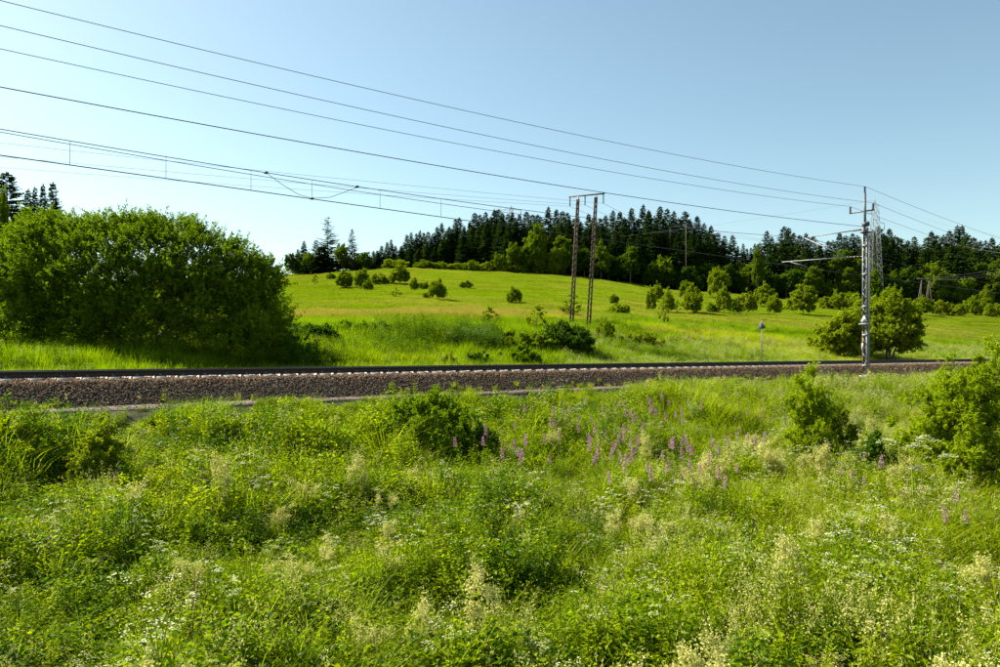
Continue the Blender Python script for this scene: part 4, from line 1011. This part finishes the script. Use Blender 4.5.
# hogweed with big white umbels
def hogweed(x, ytop, umbs, label):
    h = 1.9; Y = near_depth(x, ytop, h); g = ground_pt(x, Y); o = empty('hogweed_plant', tuple(g), 0, label, 'flower')
    top = np.array([0, 0, h * .72]); st = MB(); st.tube([(0, 0, 0), (.03, 0, h * .4), tuple(top)], [.018, .015, .011], 6); part('stem', st.mesh('stem', M['stem']), o)
    lv = MB(); m = 60; la = rng.uniform(0, 6.28, m)
    lv.leaves(np.stack([np.cos(la) * .15, np.sin(la) * .15, rng.uniform(.1, 1.1, m)], 1), np.stack([np.cos(la), np.sin(la), rng.normal(.1, .3, m)], 1), rng.normal(0, .3, (m, 3)) + [0, 0, 1], .22, .11); part('leaves', lv.mesh('leaves', M['lime']), o)
    for dx, dy, rpx in umbs:
        c = np.array([(dx) / F * Y, rng.uniform(-.15, .15), h - dy / F * Y]); u = MB(); r = rpx / F * Y
        u.tube([tuple(top), tuple((top + c) / 2 - [0, 0, .05]), tuple(c - [0, 0, r * .5])], [.008, .006, .005], 5, 0)
        m = 26; a = rng.uniform(0, 6.28, m); rr = r * np.sqrt(rng.random(m))
        for ax, rx in zip(a, rr):
            q = c + [rx * math.cos(ax), rx * math.sin(ax), -.5 * rx * rx / r]
            u.tube([tuple(c - [0, 0, r * .5]), tuple(q)], [.002, .0015], 3, 0, cap=False)
            k = 12; b_ = rng.uniform(0, 6.28, k); s2 = .03 * np.sqrt(rng.random(k))
            u.leaves(q + np.stack([s2 * np.cos(b_), s2 * np.sin(b_), rng.normal(0, .004, k)], 1), np.stack([np.cos(b_), np.sin(b_), 0 * b_], 1), rng.normal(0, .3, (k, 3)) + [0, 0, 1], .017, .017, 1)
        part('umbel', u.mesh('umbel', [M['stem'], M['white']]), o)
hogweed(912, 436, [(13, -1, 11), (10, 8, 11), (-20, 4, 11), (33, 17, 9), (2, 30, 6)], 'tall hogweed with flat white umbels beside the right shrub')

# ---------------------------------------------------------------- railway mast
MS, MP = 41.4, 20.3
mast = empty('railway_mast', W(MP, MS, -1.1), 0, 'galvanised lattice railway mast with cantilever arm, the tallest pole on the right', 'mast')
mi = Matrix.Translation(mast.location).inverted()
def mpart(name, b, mats, par=None):
    o = part(name, b.mesh(name, mats), par or mast)
    if par is None: o.matrix_parent_inverse = mi
    return o
def w3(p, s, z): return np.array(W(p, s, z))
b = MB(); b.box(w3(MP, MS, -1.42), (.7, .6, .35), rot=np.array([[TD[0], TN[0], 0], [TD[1], TN[1], 0], [0, 0, 1]])); mpart('footing', b, M['concrete'])
hw = .135
for sg in (-1, 1):
    b = MB(); q = MP + sg * hw
    for z0, z1, mm in ((-1.0, 1.2, 1 if sg > 0 else 0), (1.2, 7.0, 0)):
        b.bar(w3(q, MS, z0), w3(q, MS, z1), .15, .010, mat=mm, up=(TN[0], TN[1], 0))
        for ds in (-.075, .075): b.bar(w3(q - sg * .033, MS + ds, z0), w3(q - sg * .033, MS + ds, z1), .010, .056, mat=mm, up=(TN[0], TN[1], 0))
    mpart('channel_leg', b, [M['galv'], M['rust']])
for face in (-.086, .086):
    z = -.8; k = 0
    while z < 6.7:
        b = MB(); sg = 1 if k % 2 else -1
        b.bar(w3(MP - sg * (hw - .02), MS + face, z), w3(MP + sg * (hw - .02), MS + face, z + .40), .026, .008, up=(TD[0], TD[1], 0)); mpart('lacing_bar', b, M['galv']); z += .42; k += 1
for z in (-.7, 1.0, 2.6, 4.4, 6.0, 6.9):
    b = MB(); b.box(w3(MP, MS - .094, z), (.008, .28, .10), rot=np.array([[TD[0], TN[0], 0], [TD[1], TN[1], 0], [0, 0, 1]])); mpart('batten_plate', b, M['galv'])
b = MB(); b.tube([w3(MP, MS - .05, 6.6), w3(MP, MS - .05, 8.95)], .065, 8); mpart('top_post', b, M['darksteel'])
b = MB(); b.box(w3(MP, MS, 6.75), (.55, .3, .12), rot=np.array([[TD[0], TN[0], 0], [TD[1], TN[1], 0], [0, 0, 1]])); b.box(w3(MP, MS + .05, 7.2), (.3, .3, .22)); mpart('head_bracket', b, M['darksteel'])
def insulator(a, c, r=.065, n=7, par=None):
    b = MB(); a = np.array(a); c = np.array(c); t = np.linspace(0, 1, n * 3 + 1); rr = np.array([.35, .95, .4] * n + [.35]) * r
    b.tube(a + np.outer(t, c - a), rr, 8); return mpart('insulator', b, M['porcelain'])
b = MB(); b.bar(w3(21.2, MS, 7.93), w3(19.8, MS, 7.93), .07); mpart('crossarm', b, M['darksteel'])
insulator(w3(21.15, MS, 7.95), w3(21.15, MS, 8.3), .08); insulator(w3(19.87, MS, 7.95), w3(19.87, MS, 8.3), .08); insulator(w3(MP, MS - .05, 8.95), w3(MP, MS - .05, 9.3), .08)
# cantilever
ca = empty('cantilever', (0, 0, 0)); ca.parent = mast; ca.matrix_parent_inverse = mi
def cpart(nm, b, m_): o = part(nm, b.mesh(nm, m_), ca); return o
b = MB(); b.tube([w3(21.0, MS, 6.92), w3(23.75, MS, 6.9)], .03, 8); cpart('top_tube', b, M['galv'])
b = MB(); b.tube([w3(21.35, MS, 5.46), w3(23.9, MS, 6.86)], .035, 8); cpart('diagonal_tube', b, M['galv'])
b = MB(); b.tube([w3(21.4, MS, 5.46), w3(25.4, MS, 5.58)], .03, 8); cpart('registration_tube', b, M['galv'])
b = MB(); b.tube([w3(24.9, MS, 5.54), w3(23.75, MS, 5.14)], .018, 6); cpart('steady_arm', b, M['galv'])
def cins(a, c):
    b = MB(); t = np.linspace(0, 1, 16); b.tube(np.array(a) + np.outer(t, np.array(c) - np.array(a)), np.array([.4, 1, .5] * 5 + [.4]) * .07, 8); cpart('insulator', b, M['porcelain'])
cins(w3(20.4, MS, 6.92), w3(21.0, MS, 6.92)); cins(w3(20.4, MS, 5.4), w3(21.4, MS, 5.46))
# warning triangle and plates on the mast
RT3 = np.array([[TD[0], TN[0], 0], [TD[1], TN[1], 0], [0, 0, 1]])
RS3 = np.array([[-TN[0], TD[0], 0], [-TN[1], TD[1], 0], [0, 0, 1]])
def tri_plate(c, size, thick, f=1.0):
    V = [];
    for d in (-thick / 2, thick / 2):
        for x, z in ((-.5, 0), (.5, 0), (0, .87)): V.append(np.array(c) + RS3 @ np.array([x * size * f, d, z * size * f + size * (1 - f) * .29]))
    return V, np.array([[0, 1, 2], [5, 4, 3]]), np.array([[0, 3, 4, 1], [1, 4, 5, 2], [2, 5, 3, 0]])
def tri(par_fn, nm, c, size, thick, f, m_):
    b = MB(); V, t3, q4 = tri_plate(c, size, thick, f); b.add(V, [t3, q4]); return par_fn(nm, b, m_)
c0 = w3(MP, MS - .13, 1.72); tri(mpart, 'warning_sign', c0, .50, .012, 1.0, M['signblack']); tri(mpart, 'sign_face', w3(MP, MS - .142, 1.72), .50, .008, .78, M['signwhite'])
b = MB(); b.box(w3(MP, MS - .15, 1.84), (.13, .006, .07), rot=RS3); mpart('sign_symbol', b, M['signblack'])
b = MB(); b.box(w3(MP, MS - .13, 1.62), (.62, .02, .09), rot=RS3); mpart('mounting_plate', b, M['galv'])
b = MB(); b.box(w3(MP + .10, MS - .115, .35), (.012, .12, .40), rot=RT3); mpart('number_plate', b, M['concrete'])
b = MB(); b.tube([w3(MP - .215, MS, -1.2), w3(MP - .215, MS, 6.6)], .028, 6); mpart('cable_conduit', b, M['galv'])

# ---------------------------------------------------------------- overhead wires
def wire(name, P, r, mat, label, cat='cable', group=None):
    b = MB(); b.tube(np.array(P), r, 5); o = bpy.data.objects.new(name, b.mesh(name, M[mat]))
    P = np.array(P); link(o); return tag(o, label, cat, group)
def quad_fit(pts, s):
    c = np.polyfit([a for a, _ in pts], [b_ for _, b_ in pts], 2); return np.polyval(c, s)
def along(p0, p1, zf, s0, s1, n=40):
    S = np.linspace(s0, s1, n); return [W(p0 + (p1 - p0) * (s - 1.3) / (MS - 1.3), s, zf(s)) for s in S]
SP = 73.
for nm, pw, pts, r, mt, l1, l2 in [
    ('power_wire', 20.3, [(1.3, 8.03), (11.7, 8.06), (41.4, 9.3)], .009, 'wirepale', 'topmost overhead wire running left from the mast tip', 'topmost overhead wire running right from the mast tip'),
    ('power_wire', 19.87, [(1.3, 7.30), (11.7, 7.24), (41.4, 8.32)], .009, 'wirepale', 'second overhead wire from the top, left of the mast', 'overhead wire from the near crossarm end going right'),
    ('power_wire', 21.15, [(1.3, 7.22), (11.7, 7.2), (41.4, 8.32)], .009, 'wirepale', 'third overhead wire from the top, left of the mast', 'overhead wire from the far crossarm end going right'),
    ('feeder_wire', 20.5, [(1.3, 6.12), (13.0, 6.15), (41.4, 7.1)], .013, 'wire', 'thick overhead wire crossing above the twin poles', 'thick overhead wire going right from the mast head')]:
    k = np.polyfit([a for a, _ in pts], [b_ for _, b_ in pts], 2)
    wire(nm, along(pw, pw, lambda s: np.polyval(k, s), -14, MS), r, mt, l1)
    zt = pts[2][1]
    wire(nm, along(pw, pw, lambda s: zt - k[0] * (s - MS) * (MS + SP - s), MS, MS + SP), r, mt, l2)
# catenary over the track: contact wire, messenger, second messenger, droppers, stitch wire
def zmess(s): return 5.05 + .62 + (6.88 - 5.67) * ((s - 8.) / (MS - 8.)) ** 2
def pcon(s): return 22.75 + 1.0 * (s - 1.3) / (MS - 1.3)
cat_ = empty('overhead_catenary', W(pcon(20), 20, 5.05), 0, 'contact wire with its carrying wires and droppers hanging over the track', 'cable')
ci_ = Matrix.Translation(cat_.location).inverted()
def catp(nm, P, r):
    b = MB(); b.tube(np.array(P), r, 5); o = part(nm, b.mesh(nm, M['wire']), cat_); o.matrix_parent_inverse = ci_
S = np.linspace(-14, MS, 50)
catp('contact_wire', [W(pcon(s), s, 5.05) for s in S], .015)
catp('messenger_wire', [W(pcon(s), s, zmess(s)) for s in S], .012)
catp('auxiliary_wire', [W(pcon(s) + .05, s, zmess(s) - .10 - .09 * np.sin((s - 6) * .09)) for s in np.linspace(-14, 22, 40)], .010)
catp('contact_wire', [W(pcon(MS) + .6 * (s - MS) / SP * 0 - .0, s, 5.05) for s in np.linspace(MS, MS + SP, 20)], .020)
catp('messenger_wire', [W(pcon(MS), s, 6.88 - 1.2 + 1.2 * ((s - MS - SP / 2) / (SP / 2)) ** 2) for s in np.linspace(MS, MS + SP, 30)], .016)
def s_at(x):
    S_ = np.linspace(-10, 60, 1500); P_ = pcon(S_); X_ = P_ * TN[0] + S_ * TD[0]; Y_ = P_ * TN[1] + S_ * TD[1]; return float(np.interp(x, 500 + F * X_ / Y_, S_))
for x in (70, 166, 251, 312, 380, 441, 500, 560, 615, 670, 720, 762):
    s = s_at(x); catp('dropper', [W(pcon(s), s, 5.05), W(pcon(s), s, zmess(s))], .007)
sA, sB, sC = s_at(266), s_at(312), s_at(357)
catp('stitch_wire', [W(pcon(s), s, zmess(s) * (1 - a) + 5.07 * a) for s, a in ((sA, 0), (sA + (sB - sA) * .35, .5), (sA + (sB - sA) * .7, .9), (sB, 1), (sB + (sC - sB) * .4, .8), (sC, 0.05))], .009)
for s, z in ((sA, zmess(sA)), (sC, zmess(sC)), (sB, 5.06)):
    b = MB(); b.ico(W(pcon(s), s, z), .06, sc=(1.4, 1, .8)); o = part('wire_clamp', b.mesh('wire_clamp', M['darksteel']), cat_); o.matrix_parent_inverse = ci_

# ---------------------------------------------------------------- twin concrete poles
gL, gR = ground_pt(571, 60.3), ground_pt(588, 59.6)
tl, trr = at(578, 199, 60.3), at(596, 197, 59.6)
hp = empty('twin_pole', tuple((gL + gR) / 2), 0, 'leaning twin concrete power pole with a crossarm in the field behind the track', 'power pole')
hi = Matrix.Translation(hp.location).inverted()
def hpart(nm, b, m_, par=None):
    o = part(nm, b.mesh(nm, m_), par or hp)
    if par is None: o.matrix_parent_inverse = hi
    return o
e1 = at(569, 197, 60.9); e2 = at(604.5, 193.5, 59.0); adir = unit(e2 - e1); adir[2] = 0; adir = unit(adir)
for g_, t_ in ((gL, tl), (gR, trr)):
    b = MB(); g2 = g_ - [0, 0, .4]; n = 24
    for sg in (-1, 1):
        b.bar(g2 + adir * sg * .14, t_ + adir * sg * .08, .19, .05, up=tuple(adir))
    pole = hpart('pole', b, M['pole'])
    for k in range(n):
        t0 = (k + .35) / n; c = g2 + (t_ - g2) * t0; wd = .28 - .12 * t0
        r_b = MB(); r_b.bar(c - adir * wd * .5, c + adir * wd * .5, .30, .05, up=(0, 0, 1)); o = part('rung', r_b.mesh('rung', M['pole']), pole)
    b = MB(); d = unit(t_ - g2); b.bar(t_ - d * .5, np.array([t_[0] + d[0] * .35, t_[1] + d[1] * .35, e1[2] * .5 + e2[2] * .5]), .07); hpart('steel_extension', b, M['galv'])
b = MB(); b.bar(e1, e2, .10, .10); hpart('crossarm', b, M['pole'])
ins_b = []
for t_ in (.03, .46, .97):
    a = e1 + (e2 - e1) * t_ - [0, 0, .06]; c = a - [0, 0, .72]; b = MB(); q = np.linspace(0, 1, 22)
    b.tube(a + np.outer(q, c - a), np.array([.35, 1, .5] * 7 + [.4]) * .07, 8); hpart('insulator', b, M['porcelain']); ins_b.append(c)
FPX = at(686, 226, 238)
for (c, y0, Y0, nm) in zip(ins_b, (163, 152, 138), (44.3, 42.3, 39.6), ('lowest of three thin wires coming from the left to the twin pole', 'middle of the three thin wires coming from the left to the twin pole', 'highest of the three thin wires coming from the left to the twin pole')):
    a = at(0, y0, Y0); d = c - a; a2 = a - d * .6; t = np.linspace(0, 1, 40); P = a2 + np.outer(t, c - a2); P[:, 2] -= 4 * .28 * t * (1 - t)
    wire('power_wire', P, .009, 'wirepale', nm)
far_arm = [FPX + [dx, 0, 0] for dx in (-3.6, 0, 3.6)]
for c, f, nm in zip(ins_b, far_arm, ('left', 'middle', 'right')):
    t = np.linspace(0, 1, 30); P = c + np.outer(t, f - c); P[:, 2] -= 4 * 2.2 * t * (1 - t); wire('power_wire', P, .012, 'wirepale', 'thin wire from the %s insulator of the twin pole back to the slim pole' % nm)
# slim pole in front of the wood
g = ground_pt(686, 238); fp = empty('power_pole', tuple(g), 0, 'slim grey power pole standing against the dark spruces', 'power pole'); fi = Matrix.Translation(fp.location).inverted()
def fpart(nm, b, m_): o = part(nm, b.mesh(nm, m_), fp); o.matrix_parent_inverse = fi
b = MB(); b.tube([g - [0, 0, .3], FPX + [0, 0, .8]], [.14, .09], 8); fpart('pole', b, M['wood'])
b = MB(); b.bar(FPX - [4.0, 0, 0], FPX + [4.0, 0, 0], .12); fpart('crossarm', b, M['wood'])
for f in far_arm:
    e = at(858, 244, 236) + (f - FPX) * .5; t = np.linspace(0, 1, 24); P = f + np.outer(t, e - f); P[:, 2] -= 4 * 2.0 * t * (1 - t)
    nmx = ('lowest' if f is far_arm[0] else 'middle' if f is far_arm[1] else 'highest')
    wire('power_wire', P, .022, 'wirepale', 'thin wire of the far line from the slim pole to the right, %s of three' % nmx)

# ---------------------------------------------------------------- lattice tower beyond the mast
def lattice(loc_g, Htot, wb, wt, zbody, name, label, th=.09, arms=(), seg=14):
    o = empty(name, tuple(loc_g), 0, label, 'tower')
    def lp(nm, b): return part(nm, b.mesh(nm, M['galv']), o)
    def wz(z): return wb + (wt - wb) * min(1, z / zbody)
    for sx in (-1, 1):
        for sy in (-1, 1):
            b = MB(); b.bar((sx * wz(0) / 2, sy * wz(0) / 2, -.3), (sx * wt / 2, sy * wt / 2, zbody), th); lp('leg', b)
    for k in range(seg):
        z0, z1 = zbody * k / seg, zbody * (k + 1) / seg; a0, a1 = wz(z0) / 2, wz(z1) / 2; b = MB()
        for (ax, ay, bx, by) in ((-1, -1, 1, -1), (1, -1, 1, 1), (1, 1, -1, 1), (-1, 1, -1, -1)):
            b.bar((ax * a0, ay * a0, z0), (bx * a1, by * a1, z1), th * .6); b.bar((bx * a0, by * a0, z0), (ax * a1, ay * a1, z1), th * .6); b.bar((ax * a1, ay * a1, z1), (bx * a1, by * a1, z1), th * .6)
        lp('bracing', b)
    b = MB(); b.bar((0, 0, zbody), (0, 0, Htot), th * 1.2); b.bar((-wt / 2, 0, zbody), (0, 0, Htot - 1), th * .7); b.bar((wt / 2, 0, zbody), (0, 0, Htot - 1), th * .7); lp('peak', b)
    for z, dx in arms:
        b = MB(); b.bar((0, 0, z), (dx, 0, z), th); b.bar((0, 0, z + 1.0), (dx, 0, z), th * .7); b.bar((dx, 0, z), (dx, 0, z - 1.6), th * 1.5); b.bar((dx, 0, z - 1.6), (dx * .6, 0, z - 2.3), th); lp('crossarm', b)
    return o
TY = 196; tg = ground_pt(875, TY); tH = float(at(875, 197, TY)[2] - tg[2])
lattice(tg, tH, 3.4, 1.3, tH - 2.2, 'lattice_tower', 'pale steel lattice tower behind the railway mast', th=.075, arms=[(tH - 4.4, -2.4), (tH - 7.0, 2.5)], seg=15)
t2 = ground_pt(511, 300); lattice(t2, float(at(511, 205, 300)[2] - t2[2]), 3.2, 1.6, float(at(511, 209, 300)[2] - t2[2]), 'lattice_tower', 'top of a lattice tower showing between spruces at the skyline', th=.14, arms=[(float(at(511, 210, 300)[2] - t2[2]), -4.), (float(at(511, 210, 300)[2] - t2[2]) + .05, 4.)], seg=12)
for (xa, ya, Ya, xb, yb_, Yb, nm) in [(875, 200, TY, 1130, 246, 130, 'faint wire from the lattice tower top to the right edge'), (869, 216, TY, 1130, 262, 125, 'faint wire from the lattice tower arm to the right edge'), (875, 200, TY, 420, 250, 330, 'faint wire from the lattice tower top towards the left hill')]:
    a, c = at(xa, ya, Ya), at(xb, yb_, Yb); t = np.linspace(0, 1, 30); P = a + np.outer(t, c - a); P[:, 2] -= 4 * 3.0 * t * (1 - t); wire('power_wire', P, .018, 'wirepale', nm)
# wooden double A-frame pole at the right
AY = 225; ag = ground_pt(925, AY); ap = empty('wooden_pole_frame', tuple(ag), 0, 'double A-frame wooden power pole above the right hedge', 'power pole'); ai = Matrix.Translation(ap.location).inverted()
def apart(nm, b, m_): o = part(nm, b.mesh(nm, m_), ap); o.matrix_parent_inverse = ai
for xa, feet in ((921.7, (916, 920)), (929, (924, 927, 933))):
    for xf in feet:
        b = MB(); b.tube([at(xf, 312, AY), at(xa, 280, AY)], [.13, .10], 6); apart('pole', b, M['wood'])
b = MB(); b.bar(at(917, 278.7, AY), at(934, 280, AY), .2); apart('crossarm', b, M['wood'])
for xa, ya, nm in ((918, 278, 'upper'), (926, 279, 'middle'), (933, 280, 'lower')):
    a, c = at(xa, ya, AY), at(1120, 236 + (xa - 918) * .5, 130); t = np.linspace(0, 1, 30); P = a + np.outer(t, c - a); P[:, 2] -= 4 * 1.8 * t * (1 - t)
    wire('power_wire', P, .014, 'wirepale', '%s of the wires sweeping right from the wooden pole frame' % nm)

# ---------------------------------------------------------------- sign by the track
sg = ground_pt(762, 48); sgo = empty('track_sign', tuple(sg), 0, 'grey triangular railway sign on a thin post, seen from behind', 'sign'); si = Matrix.Translation(sgo.location).inverted()
def spart(nm, b, m_): o = part(nm, b.mesh(nm, m_), sgo); o.matrix_parent_inverse = si; return o
sp_ = at(762, 328.7, 48)
b = MB(); b.tube([sg - [0, 0, .2], at(762, 322, 48)], .028, 8); spart('post', b, M['galv'])
pp, qq = ps(sp_[0], sp_[1]); c = np.array(W(pp, qq - .05, sp_[2] - CH))
tri(spart, 'sign_plate', c, .64, .02, 1.0, M['signback']); 
b = MB(); b.box(np.array(W(pp, qq - .075, sp_[2] - CH + .2)), (.05, .02, .36), rot=RS3); spart('bracket', b, M['signback'])

# seedlings pushing through the ballast
for x, pq, hh, lb in [(165, 20.5, .42, 'small weed growing at the foot of the ballast on the left'), (415, 20.5, .55, 'taller weed sprouting in front of the ballast above the rounded shrub'), (55, 20.5, .3, 'tiny pale weed at the foot of the ballast near the left edge')]:
    Yq = pq / (TN[1] + TN[0] * (x - 500) / F); g = np.array([(x - 500) / F * Yq, Yq, bed_z(pq) + CH])
    o = empty('weed', tuple(g), 0, lb, 'weed'); part('leaves', forb(hh, 3, .07, .03, 'lime', 16, .04), o)
print('objects', len(scene.objects), 'tris', sum(len(m.polygons) for m in bpy.data.meshes))
